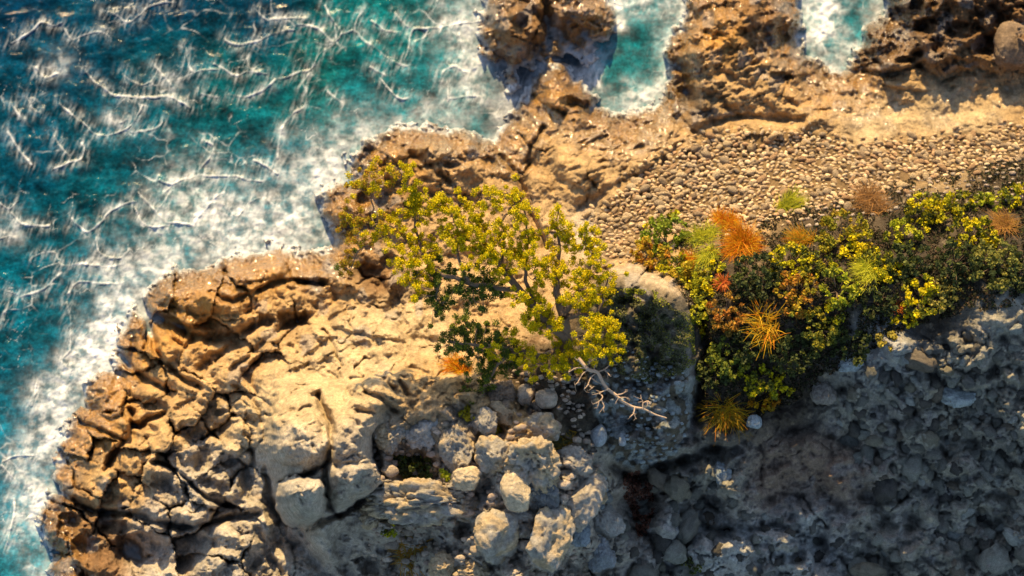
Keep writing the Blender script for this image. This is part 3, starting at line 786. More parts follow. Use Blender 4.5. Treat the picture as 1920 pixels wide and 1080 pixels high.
for x, y, r, k in [(870, 100, 55, .45), (885, 180, 45, .5), (620, 300, 60, .5), (560, 340, 70, .45), (400, 430, 80, .45), (300, 475, 60, .5), (180, 640, 34, 1.1), (175, 670, 30, .8), (95, 745, 45, .8), (70, 850, 50, .5),
                   (40, 980, 50, .45), (110, 120, 26, .5), (320, 160, 30, .4), (215, 225, 30, .4), (1200, 182, 34, .9), (1262, 90, 30, .6), (1285, 20, 30, .7), (1545, 55, 16, .9), (1600, 85, 14, 1.), (1570, 120, 26, .7), (1530, 10, 30, .7), (1550, 0, 60, .4), (1560, 40, 34, .8), (1528, 75, 22, .8), (560, 420, 50, .5), (500, 440, 60, .45), (440, 420, 60, .4), (240, 540, 50, .6), (210, 600, 36, .7), (140, 700, 40, .8), (90, 820, 40, .6), (60, 930, 34, .7),
                   (330, 375, 70, .3), (370, 340, 60, .3), (20, 430, 30, .6), (1163, 50, 13, 1.1), (1158, 10, 16, .9), (1210, -5, 34, .9), (1175, 150, 12, .6), (1240, 150, 20, .3), (690, 250, 50, .4), (870, 30, 50, .4), (200, 500, 50, .3)]:
    s = window(x - 2 * r, y - 2 * r, x + 2 * r, y + 2 * r, 10)
    q = np.exp(-((U[s] - x) ** 2 + (V[s] - y) ** 2) / r ** 2)
    foam[s] += k * q * (.15 + 1.0 * sstep(-.35, .45, fbm(SU[s], SV[s], 26, 5, 891, .65)))
# shaded channel and open teal pool stay clear of foam
for x, y, rx, ry in [(1190, 110, 46, 52), (1600, 35, 22, 20), (985, 120, 26, 40), (1070, 110, 40, 16)]:
    foam *= 1 - .88 * np.exp(-(((U - x) / rx) ** 2 + ((V - y) / ry) ** 2) ** 2)
foam += .14 * np.exp(-off_s / 42) * sstep(-.5, .35, lace) * (.6 + .6 * np.clip(lace2, 0, 1))
foam = foam / (1 + .22 * foam ** 2)
foam = np.clip(foam, 0, 1) ** 1.35 * sstep(-600, -200, U)
WC = [(0, 0, (.002, .06, .11)), (150, 100, (.002, .08, .12)), (300, 120, (.002, .11, .13)), (450, 160, (.003, .15, .14)), (600, 120, (.003, .19, .15)), (740, 60, (.004, .24, .20)), (800, 180, (.01, .27, .25)), (700, 200, (.01, .22, .21)),
      (480, 20, (.002, .07, .11)), (300, 20, (.002, .06, .11)), (60, 300, (.002, .10, .14)), (250, 300, (.002, .13, .15)), (380, 290, (.003, .15, .15)), (100, 420, (.003, .12, .14)), (200, 380, (.003, .13, .14)), (350, 370, (.02, .24, .22)), (60, 550, (.002, .16, .19)),
      (110, 620, (.002, .17, .20)), (30, 720, (.003, .14, .17)), (0, 880, (.004, .24, .29)), (30, 1050, (.03, .33, .36)), (500, 350, (.02, .2, .22)), (1180, 120, (.02, .30, .27)), (1600, 30, (.02, .28, .27)), (985, 130, (.01, .035, .05)), (1060, 110, (.01, .035, .05)),  # darkest entries: shade over the channel put into the water colour
      (180, 560, (.01, .17, .2)), (420, 440, (.03, .2, .23)), (-500, 500, (.002, .05, .1)), (400, -400, (.002, .05, .1))]


def wcol(X, Y):
    num = np.zeros(X.shape + (3,)); den = np.zeros(X.shape)
    for x, y, c in WC:
        w = 1 / ((X - x) ** 2 + (Y - y) ** 2 + 900) ** 1.8 * 1e8
        num += w[..., None] * np.array(c); den += w
    return num / den[..., None]


wc = on_coarse(wcol, WU + 40 * fbm(U, V, 120, 3, 901), WV + 40 * fbm(U, V, 120, 3, 911))
patch = fbm(U, V * 1.3, 60, 5, 921, .6)
wc = wc * np.array([.20, .36, .46]) * (1 + 1.5 * np.clip(patch, -.6, .9))[..., None]
zw = (.01 + .02 * sstep(60, 200, off_s)) * fbm(U + .5 * V, V * 1.8, 95, 4, 931, ridged=True) + .015 * fbm(U, V * 1.2, 26, 3, 941) + .025 * strand + .015 * halo + .05 * foam * fbm(U, V, 14, 3, 951)
wx, wy, wz = at(U, V, zw)
wm = fc(sdc) < 60
q = QUADS[wm]
idx, inv = np.unique(q, return_inverse=True)
wv = np.stack([wx, wy, wz], -1).reshape(-1, 3)[idx]
wme = mesh_np("sea", wv, inv.reshape(q.shape), M_WATER, wc.reshape(-1, 3)[idx], {"foam": foam.ravel()[idx]})
tag(link("sea", wme), kind='structure')
# sea and sea floor beyond the detailed part
x0, y0, _ = at(-600, -500, 0.0); x1, y1, _ = at(2600, 1700, 0.0)
R = 400
vs = np.array([(-R, -R, -.62), (R, -R, -.62), (R, R, -.62), (-R, R, -.62)], float)
tag(link("seabed", mesh_np("seabed", vs, [(0, 1, 2, 3)], M_ROCK, np.tile([.03, .04, .04], (4, 1)), {"wet": np.zeros(4), "foam": np.zeros(4)})), kind='structure')
ex0, ey0 = wv[:, 0].min(), wv[:, 1].max(); ex1, ey1 = wv[:, 0].max(), wv[:, 1].min()
ring = np.array([(-R, -R, 0), (R, -R, 0), (R, R, 0), (-R, R, 0), (ex0 + .6, ey1 + .6, -.03), (9, ey1 + .6, -.03), (9, ey0 - .6, -.03), (ex0 + .6, ey0 - .6, -.03)], float)
ring[:4, 2] = -.03
far = mesh_np("open_sea", ring, [(0, 1, 5, 4), (1, 2, 6, 5), (2, 3, 7, 6), (3, 0, 4, 7)], M_WATER, np.tile([.004, .08, .12], (8, 1)), {"foam": np.zeros(8)})
tag(link("open_sea", far), kind='structure')

# ------------------------------------------------------------------ loose boulders (closed displaced meshes)
import bmesh
from mathutils import noise as mn


def ico(sub):
    bm = bmesh.new(); bmesh.ops.create_icosphere(bm, subdivisions=sub, radius=1)
    v = np.array([x.co[:] for x in bm.verts]); f = np.array([[x.index for x in p.verts] for p in bm.faces])
    bm.free(); return v, f


ICO = {k: ico(k) for k in (1, 2, 3, 5)}


def stone_verts(seed, sub, rough=.12, facets=6, pw=2.4):
    v, f = ICO[sub]; rs = np.random.RandomState(seed)
    p = v.copy()
    r = (np.abs(p) ** pw).sum(1) ** (-1 / pw)
    p = p * r[:, None]
    for k in range(facets):                      # planed faces
        n = rs.normal(size=3); n /= np.linalg.norm(n); d = rs.uniform(.55, .88)
        s = p @ n - d
        p -= np.clip(s, 0, None)[:, None] * n * .85
    if sub > 2:
        out = np.empty(len(p))
        for i, c in enumerate(p):
            q = Vector(c * 1.6 + seed * 3.7)
            out[i] = mn.fractal(q, .7, 2.1, 6) * rough * 1.25 + (1 - abs(mn.noise(q * 2.6)) * 2) * rough * .6 - max(0, mn.noise(q * 5.5) - .15) * rough * 1.6
        p += v * out[:, None]
    else:
        p += v * rs.uniform(-rough, rough, len(p))[:, None]
    return p, f


def boulder(name, px, py, rx, ry, seed, col, label, up=.4, rot=0., rz=None, rough=.13, facets=6, pw=2.4, col2=None, cat="boulder", group=None):
    up *= .55; p, f = stone_verts(seed, 5, rough * 1.25, facets + (3 if cat == 'boulder' else 0), pw)
    z = float(zat(px, py)); rz = rz or min(rx, ry) * 1.0
    s = np.array([rx, ry, rz]) / 100.0
    p = p * s
    a = math.radians(rot); R2 = np.array([[math.cos(a), -math.sin(a)], [math.sin(a), math.cos(a)]])
    p[:, :2] = p[:, :2] @ R2.T
    zc = z + rz / 100 * up
    c = np.tile(col, (len(p), 1)).astype(float)
    if col2 is not None:
        m = np.array([mn.noise(Vector(q) * 4 + Vector((seed, 0, 0))) for q in p])
        m = np.clip(m * 3 + .5, 0, 1)[:, None]
        c = c * (1 - m) + np.array(col2) * m
    me = mesh_np(name, p, f, M_ROCK, c, {"wet": np.zeros(len(p)), "foam": np.zeros(len(p))})
    o = link(name, me, None, pt(px, py, zc))
    return tag(o, label, cat, group)


GR = (.38, .34, .28); TN = (.50, .38, .23); PL = (.58, .46, .30); DK = (.2, .2, .19)
boulder("boulder", 860, 832, 34, 48, 1, GR, "tall pitted grey boulder with an ochre top, below the yellow shrub's left side", .3, col2=TN)
boulder("boulder", 925, 856, 32, 36, 2, GR, "flat-topped boulder ringed by a dark crack, below the small yellow shrub", .3, col2=TN)
boulder("boulder", 1008, 806, 42, 30, 3, GR, "broad crusty boulder right below the two smooth pale stones", .35, rot=-15, col2=TN)
boulder("boulder", 1000, 868, 48, 44, 4, GR, "large rough boulder in the middle of the pile with a knobbly brown top", .2, col2=TN, rough=.2)
boulder("boulder", 1082, 866, 34, 25, 5, GR, "angular grey block below the spiky orange fan plant", .3, rot=-20)
boulder("stone", 1122, 816, 15, 21, 6, (.42, .44, .43), "oval pale stone with a sunlit spot, right of the spiky fan plant", .5, rough=.03, facets=1, pw=2, cat="stone")
boulder("stone", 1167, 824, 9, 12, 7, (.42, .44, .43), "small pointed pale stone on the dark ground beneath the dead branch", .5, rough=.05, cat="stone")
boulder("stone", 877, 897, 27, 20, 8, PL, "pale bowl-shaped stone below the tall pitted boulder", .3, rough=.08, cat="stone")
boulder("boulder", 968, 922, 25, 36, 9, PL, "smooth pale egg-shaped boulder in the centre of the pile", .2, rot=15, rough=.05, facets=2)
boulder("boulder", 1017, 916, 28, 34, 10, DK, "dark grey knobbly boulder beside the smooth pale egg-shaped one", .3, rough=.2)
boulder("boulder", 1090, 938, 44, 54, 11, (.43, .37, .29), "tall smooth tan boulder at the right edge of the pile", .3, rot=-20, rough=.06, facets=5)
boulder("boulder", 938, 1006, 46, 46, 12, TN, "round boulder with a speckled sunlit cap near the bottom edge", .3, rough=.07, facets=2, col2=GR)
boulder("boulder", 1032, 1008, 44, 54, 13, TN, "big round boulder with peeling pale crust, below the dark knobbly one", .3, rough=.1, facets=2, col2=GR)
boulder("boulder", 797, 942, 88, 36, 14, GR, "long craggy boulder lying across the gap under the dark bush", .25, rot=-4, rough=.26, facets=3, col2=TN)
boulder("boulder", 1132, 980, 32, 38, 15, (.33, .31, .27), "tapered boulder with a lit shoulder at the pile's lower right", .3, rot=20, rough=.08)
boulder("boulder", 972, 966, 26, 16, 16, GR, "low flat stone wedged under the smooth egg-shaped boulder", .2)
boulder("stone", 987, 740, 18, 20, 17, (.58, .46, .33), "left one of the two smooth pale stones under the tree", .6, rough=.03, facets=2, pw=2.1, cat="stone")
boulder("stone", 1025, 748, 20, 17, 18, (.58, .46, .33), "right one of the two smooth pale stones under the tree", .6, rough=.03, facets=4, pw=2.6, cat="stone")
boulder("boulder", 941, 738, 22, 22, 19, (.38, .27, .18), "rough brown clod left of the two smooth pale stones", .3, rough=.2)
boulder("boulder", 940, 776, 38, 20, 20, TN, "low crusty ledge stone above the small yellow shrub", .2, rot=-15, rough=.15)
boulder("boulder", 729, 812, 30, 34, 21, GR, "cracked grey boulder against the dome rock's right side", .2, rough=.14, col2=TN)
boulder("boulder", 797, 806, 30, 38, 22, (.45, .42, .37), "ribbed pale boulder above the dark bush", .2, rough=.12)
boulder("boulder", 832, 1062, 24, 26, 23, TN, "rounded ochre boulder at the bottom edge right of the spiky tuft", .3, rough=.14)
boulder("boulder", 885, 1072, 32, 24, 24, TN, "crumbly tan boulder on the bottom edge left of the speckled round one", .3, rough=.2)
boulder("boulder", 1088, 1002, 20, 22, 25, (.26, .29, .31), "small bluish boulder between the tan and the tapered boulders", .3)
boulder("boulder", 1126, 1038, 26, 30, 26, (.26, .27, .27), "shaded angular boulder at the foot of the tapered one", .3)
boulder("boulder", 697, 972, 26, 22, 27, GR, "small broken boulder at the craggy boulder's left end", .2, rough=.18, col2=TN)
boulder("boulder", 912, 790, 18, 26, 28, GR, "narrow grey stone hidden behind the small yellow shrub", .1)
boulder("stone", 1128, 934, 10, 12, 29, TN, "little sunlit stone right of the tall smooth tan boulder", .5, cat="stone")
boulder("boulder", 1905, 86, 40, 44, 30, (.26, .18, .11), "square brown block among the knobby rocks by the right edge", .1, rz=34, rough=.05, facets=3, pw=4)
boulder("boulder", 1790, 745, 34, 17, 31, (.36, .39, .37), "pale flat slab of stone in the shaded rubble", .4, rough=.12)
boulder("boulder", 1545, 735, 24, 26, 32, (.28, .24, .19), "brown upright stone at the foot of the bushes", .3, rough=.1)
boulder("stone", 1413, 792, 14, 13, 33, (.34, .38, .38), "pale round stone just below the orange spiky bush", .5, rough=.06, cat="stone")
boulder("boulder", 1355, 890, 16, 22, 34, (.28, .32, .33), "upright bluish stone in the shade below the huge boulder", .3)
boulder("boulder", 1598, 683, 20, 14, 35, (.36, .40, .40), "pale bluish stone where the bushes end", .3)
boulder("boulder", 1585, 688, 14, 9, 36, (.36, .40, .40), "small pale chip left of the bluish stone where the bushes end", .3, cat="stone")

# ------------------------------------------------------------------ beach cobbles and slope rubble
def stone_mesh(name, k, col, flat):
    p, f = stone_verts(900 + k, 2, .07, 4, 2.2)
    p = p * np.array([1, 1, flat])
    rs = np.random.RandomState(k)
    return mesh_np(name, p, f, M_ROCK, np.tile(col, (len(p), 1)), {"wet": np.zeros(len(p)), "foam": np.zeros(len(p))})


def scatter(poly, n, sep, rs):
    xs = [p[0] for p in poly]; ys = [p[1] for p in poly]
    out = []
    cellsz = sep; grid = {}
    tries = 0
    while len(out) < n and tries < n * 40:
        tries += 1
        x = rs.uniform(max(min(xs), -30), min(max(xs), 1990)); y = rs.uniform(max(min(ys), -30), min(max(ys), 1130))
        if not inside(np.array([x]), np.array([y]), poly)[0]: continue
        gx, gy = int(x / cellsz), int(y / (cellsz * .62)); ok = True
        for i in (-1, 0, 1):
            for j in (-1, 0, 1):
                for (a, b) in grid.get((gx + i, gy + j), ()):
                    if ((a - x) / sep) ** 2 + ((b - y) / (sep * .62)) ** 2 < 1: ok = False
        if ok:
            grid.setdefault((gx, gy), []).append((x, y)); out.append((x, y))
    return out


rs = np.random.RandomState(77)
CB = [(.66, .45, .24), (.70, .51, .29), (.58, .40, .21), (.50, .37, .23), (.66, .48, .28), (.40, .28, .17), (.76, .57, .34), (.52, .32, .17)]
cob_me = [stone_mesh("cobble", k, CB[k], .55) for k in range(8)]
spots = scatter([(1085, 400), (1170, 322), (1230, 285), (1330, 240), (1520, 228), (1610, 258), (1740, 248), (1990, 205), (1990, 310), (1850, 320), (1640, 380), (1500, 415), (1420, 440), (1300, 450), (1210, 490), (1120, 500)], 520, 13, rs)
spots += scatter([(1112, 408), (1180, 345), (1250, 292), (1330, 262), (1400, 246), (1520, 250), (1600, 272), (1740, 262), (1990, 225), (1990, 296), (1850, 306), (1640, 362), (1500, 398),
                 (1420, 420), (1300, 430), (1220, 440), (1195, 480), (1140, 485), (1112, 450)], 4200, 8.8, rs)
spots = [p for p in spots if fbm(np.array([p[0]]), np.array([p[1]]), 60, 3, 990)[0] > -.42]
cobs = [(x, y, rs.uniform(3.4, 6.9) * (1.6 if rs.rand() < .13 else 1)) for x, y in spots]
cobs.sort(key=lambda c: -c[2])
rest_v, rest_f, rest_c, off = [], [], [], 0
for i, (x, y, r) in enumerate(cobs):
    k = rs.randint(8); z = float(zat(x, y)); ang = rs.normal(0, .6) + (-.25 if x > 1500 else .1)
    ry = r * rs.uniform(.52, .72)
    if i < 300:
        o = link("cobble", cob_me[k], beach, pt(x, y, z + r * .006))
        o.scale = (r / 100 * 1.12, ry / 100 * 1.12, r / 100); o.rotation_euler = (rs.normal(0, .15), rs.normal(0, .15), ang)
    else:
        p, f = stone_verts(900 + k, 2 if i < 900 else 1, .07, 4, 2.2)
        p = p * np.array([r * 1.12, ry * 1.12, r * .6]) / 100
        c, s = math.cos(ang), math.sin(ang)
        p[:, :2] = p[:, :2] @ np.array([[c, s], [-s, c]])
        p += np.array(pt(x, y, z + r * .006))
        rest_v.append(p); rest_f.append(f + off); rest_c.append(np.tile(np.array(CB[k]) * rs.uniform(.85, 1.15), (len(p), 1))); off += len(p)
rv = np.concatenate(rest_v)
o = link("small_cobbles", mesh_np("small_cobbles", rv, np.concatenate(rest_f), M_ROCK, np.concatenate(rest_c), {"wet": np.zeros(len(rv)), "foam": np.zeros(len(rv))}), beach)
o['kind'] = 'stuff'

RB = [(.22, .21, .17), (.32, .31, .25), (.14, .125, .10), (.22, .18, .13), (.42, .42, .36), (.2, .19, .16), (.27, .24, .17), (.11, .10, .085)]
rub_me = []
for k in range(10):
    p, f = stone_verts(950 + k, 3, .26, 7, 2.8)
    rub_me.append(mesh_np("rubble_stone", p, f, M_ROCK, np.tile(RB[k % 8], (len(p), 1)), {"wet": np.zeros(len(p)), "foam": np.zeros(len(p))}))
spots = scatter([(1560, 770), (1620, 700), (1720, 650), (1940, 600), (1940, 1060), (1800, 1090), (1740, 960), (1640, 900), (1590, 830)], 230, 25, rs)
spots = spots[:205] + scatter([(1150, 1000), (1230, 900), (1330, 880), (1420, 960), (1640, 1000), (1740, 1090), (1150, 1090)], 80, 30, rs)
spots = spots[:290]; rs.shuffle(spots)
for i, (x, y) in enumerate(spots):
    r = rs.uniform(6, 13) * (2.0 if rs.rand() < .09 else 1)
    z = float(zat(x, y))
    o = link("rubble_stone", rub_me[rs.randint(10)], slope, pt(x, y, z - r * .001))
    o.scale = (r / 100 * rs.uniform(.9, 1.4), r / 100 * rs.uniform(.7, 1.1), r / 100 * rs.uniform(.6, 1))
    o.rotation_euler = (rs.uniform(-.5, .5), rs.uniform(-.5, .5), rs.uniform(0, 6.3))

# ------------------------------------------------------------------ leaves
def leaf_quads(C, size, rs, up=.5, narrow=.6, sd=None):
    """small pointed leaf quads at centres C (n,3)"""
    n = len(C)
    d = rs.normal(size=(n, 3)); d /= np.linalg.norm(d, axis=1)[:, None]
    nrm = rs.normal(size=(n, 3)); nrm[:, 2] = np.abs(nrm[:, 2]) + up
    b = np.cross(d, nrm); b /= np.linalg.norm(b, axis=1)[:, None] + 1e-9
    s = size * rs.uniform(.65, 1.35, n)[:, None]
    p0 = C - d * s; p2 = C + d * s; p1 = C + b * s * narrow; p3 = C - b * s * narrow
    v = np.stack([p0, p1, p2, p3], 1).reshape(-1, 3)
    f = np.arange(n * 4).reshape(-1, 4)
    return v, f


def leaf_cols(n, pal, rs, jit=.25):
    pal = np.array(pal); c = pal[rs.randint(len(pal), size=n)]
    c = c * rs.uniform(1 - jit, 1 + jit, (n, 1))
    return np.repeat(c, 4, axis=0)


def blades(center, n, length, width, rs, pal, spread=1.0, lift=.6, segs=2, lean=None):
    """narrow arching blades from a common base"""
    V_, F_, C_ = [], [], []
    az = rs.uniform(0, 2 * np.pi, n); el = rs.uniform(.15, 1.35, n) * lift
    Ls = length * rs.uniform(.55, 1.1, n)
    pal = np.array(pal)
    for i in range(n):
        dh = np.array([math.cos(az[i]), math.sin(az[i]), 0]); side = np.array([-dh[1], dh[0], 0])
        if i == 0: ln_ = rs.normal(0, .22, 3) * length; hubs = rs.normal(0, length * .28, (4, 3)) * np.array([1, 1, .2])
        base = center + (hubs[rs.randint(4)] if n > 200 else 0) + rs.normal(0, length * (.08 if n < 200 else .2), 3) * np.array([1, 1, .3])
        pts = []
        for k in range(segs + 1):
            t = k / segs
            e = el[i] - t * .5
            pts.append(base + ln_ * t * np.array([1, 1, .2]) + dh * math.cos(e) * Ls[i] * t * spread + np.array([0, 0, math.sin(max(e, -.1)) * Ls[i] * t]))
        w = width * rs.uniform(.7, 1.3)
        c = pal[rs.randint(len(pal))] * rs.uniform(.75, 1.25)
        o0 = sum(len(a) for a in V_) if False else i * 2 * (segs + 1)
        for k, p in enumerate(pts):
            ww = w * (1 - .8 * k / segs)
            V_.append(p - side * ww); V_.append(p + side * ww)
            C_.append(c); C_.append(c)
            if k: F_.append((o0 + 2 * k - 2, o0 + 2 * k - 1, o0 + 2 * k + 1, o0 + 2 * k))
    return np.array(V_), np.array(F_), np.array(C_)


def tube(pts, rad, sides=7):
    pts = np.array(pts, float); n = len(pts)
    V_, F_ = [], []
    for i in range(n):
        t = pts[min(i + 1, n - 1)] - pts[max(i - 1, 0)]; t /= np.linalg.norm(t) + 1e-9
        a = np.cross(t, [0.3, 0.2, 1]); a /= np.linalg.norm(a) + 1e-9; b = np.cross(t, a)
        for k in range(sides):
            th = 2 * np.pi * k / sides
            V_.append(pts[i] + rad[i] * (a * math.cos(th) + b * math.sin(th)))
    for i in range(n - 1):
        for k in range(sides):
            F_.append((i * sides + k, i * sides + (k + 1) % sides, (i + 1) * sides + (k + 1) % sides, (i + 1) * sides + k))
    return np.array(V_), np.array(F_)


YG = [(.78, .58, .008), (.66, .52, .008), (.36, .36, .02), (.10, .11, .02)]
GN = [(.44, .40, .01), (.74, .58, .01), (.08, .10, .02), (.035, .045, .012)]
LG = [(.46, .46, .02), (.32, .35, .02), (.58, .50, .03), (.12, .14, .02)]
OR = [(.64, .19, .004), (.48, .12, .003), (.70, .30, .008), (.34, .09, .006), (.56, .34, .012)]
OY = [(.58, .32, .01), (.46, .26, .01), (.52, .17, .008), (.2, .16, .02)]
RD = [(.46, .10, .02), (.54, .16, .02), (.34, .08, .02)]
DG = [(.045, .06, .02), (.07, .085, .025), (.03, .035, .015), (.12, .13, .025)]

def leafy_shrub(px, py, r, pal, label, seed, squash=1.0, density=1.0, size=.030, dark=None, name="leafy_shrub"):
    rs = np.random.RandomState(seed)
    r *= 1.25; z = float(zat(px, py + r * .25)); R = r / 100
    base = pt(px, py + r * .15, z)
    e = tag(empty(name, base), label, "shrub", "shrubs on the hillside")
    nb = max(6, int(46 * (R / .4) ** 2)); V_, C_ = [], []
    bv, bf, off = [], [], 0
    for k in range(nb):
        a = rs.uniform(0, 6.28); d = R * math.sqrt(rs.rand()) * .95
        c = np.array([math.cos(a) * d, math.sin(a) * d * squash, R * rs.uniform(.15, .9) * (1 - .45 * d / R)])
        cr = rs.uniform(.035, .085)
        n = int(rs.uniform(14, 34) * (cr / .06) ** 1.3)
        v = rs.normal(size=(n, 3)); v /= np.linalg.norm(v, axis=1)[:, None]
        v = v * cr * rs.uniform(.45, 1.05, (n, 1)); v[:, 2] *= .8
        V_.append(v + c)
        pc = np.array(pal)[rs.randint(len(pal))]
        pc = pc * .65 + np.array(pal)[rs.randint(len(pal), size=n)] * .35
        C_.append(pc * rs.uniform(.7, 1.25, (n, 1)))
        if k % 3 == 0:
            tv, tf = tube([(0, 0, -.04), c * .5 + rs.normal(0, .02, 3), c], [.010, .007, .003], 4)
            bv.append(tv); bf.append(tf + off); off += len(tv)
    C = np.concatenate(V_)
    v, f = leaf_quads(C, size, rs, .6, .7)
    cols = np.repeat(np.concatenate(C_), 4, axis=0)
    fo = link("foliage", mesh_np("foliage", v, f, M_LEAF, cols, smooth=False), e)
    link("stems", mesh_np("stems", np.concatenate(bv), np.concatenate(bf), M_BARK), e)
    return e


def tuft(px, py, r, pal, label, seed, n=260, width=.008, lift=1.0, name="grass_tuft", cat="plant"):
    rs = np.random.RandomState(seed)
    z = float(zat(px, py + r * .3)); base = pt(px, py + r * .2, z)
    e = tag(empty(name, base), label, cat, "shrubs on the hillside")
    v, f, c = blades(np.array([0, 0, 0.02]), int(n * 2.0), r / 100 * 1.1, width * (.7 if n > 150 else 1), rs, pal, lift=lift, segs=3)
    link("blades", mesh_np("blades", v, f, M_LEAF, c, smooth=False), e)
    cv, cf = stone_verts(seed, 2, .1, 2); s = r / 100 * .22
    link("root_crown", mesh_np("root_crown", cv * np.array([s, s, s * .5]), cf, M_BARK), e)
    return e


TUFTS = [
 (1473, 388, 24, LG, "pale green fuzzy tuft standing alone on the pebbles' lower edge", 320, .007, 1),
 (1360, 420, 23, OR, "small orange fuzzy tuft on the upper left of the big orange one", 380, .007, 1),
 (1392, 448, 38, OR, "largest bright orange fuzzy tuft at the edge of the pebbles", 800, .008, 1),
 (1322, 440, 28, LG, "yellow-green grass tuft left of the big orange tuft", 300, .007, 1),
 (1335, 478, 26, LG, "yellowish grass tuft directly below the yellow-green one", 260, .007, 1),
 (1298, 487, 20, OR, "narrow orange tuft beside the red and green bush", 240, .007, 1),
 (1645, 382, 32, [(.34, .18, .07), (.42, .2, .05), (.25, .14, .06)], "dull orange-brown tuft on the brow of the slope", 380, .007, 1),
 (1884, 422, 30, [(.36, .17, .05), (.42, .22, .04)], "rusty tuft close to the right edge", 340, .007, 1),
 (1513, 444, 24, OY, "orange-yellow tuft between the leafy bushes, right of the bare gap", 260, .007, 1),
 (1626, 505, 26, [(.50, .48, .02), (.36, .38, .02), (.60, .52, .04)], "bright lime tuft in the middle of the bushes", 420, .007, 1),
 (1437, 605, 36, OY, "large golden star-shaped spiky plant in the middle of the shaded bushes", 110, .010, .9),
 (1355, 528, 20, RD, "small red spiky plant under the orange-yellow leaves", 70, .010, .8),
 (1686, 573, 14, RD, "tiny red tuft at the lower edge of the bushes", 110, .007, .9),
 (1358, 758, 40, OY, "golden spiky bush lowest on the slope beside the huge boulder", 240, .010, .9),
 (1060, 812, 30, [(.40, .22, .02), (.2, .16, .04), (.10, .10, .04)], "spiky fan plant half orange, half dark, beside the angular grey block", 160, .009, .7),
 (866, 688, 26, OR, "orange tuft at the foot of the tree's dark left foliage", 240, .009, 1),
 (768, 1036, 40, [(.42, .22, .03), (.34, .16, .02), (.25, .2, .05)], "golden star-shaped spiky tuft in the shade near the bottom edge", 110, .009, .6),
]
for k, (x, y, r, pal, lab, n, w, lf) in enumerate(TUFTS):
    tuft(x, y, r, pal, lab, 200 + k, n, w, lf, name="spiky_plant" if "spiky" in lab or "star" in lab else "grass_tuft")

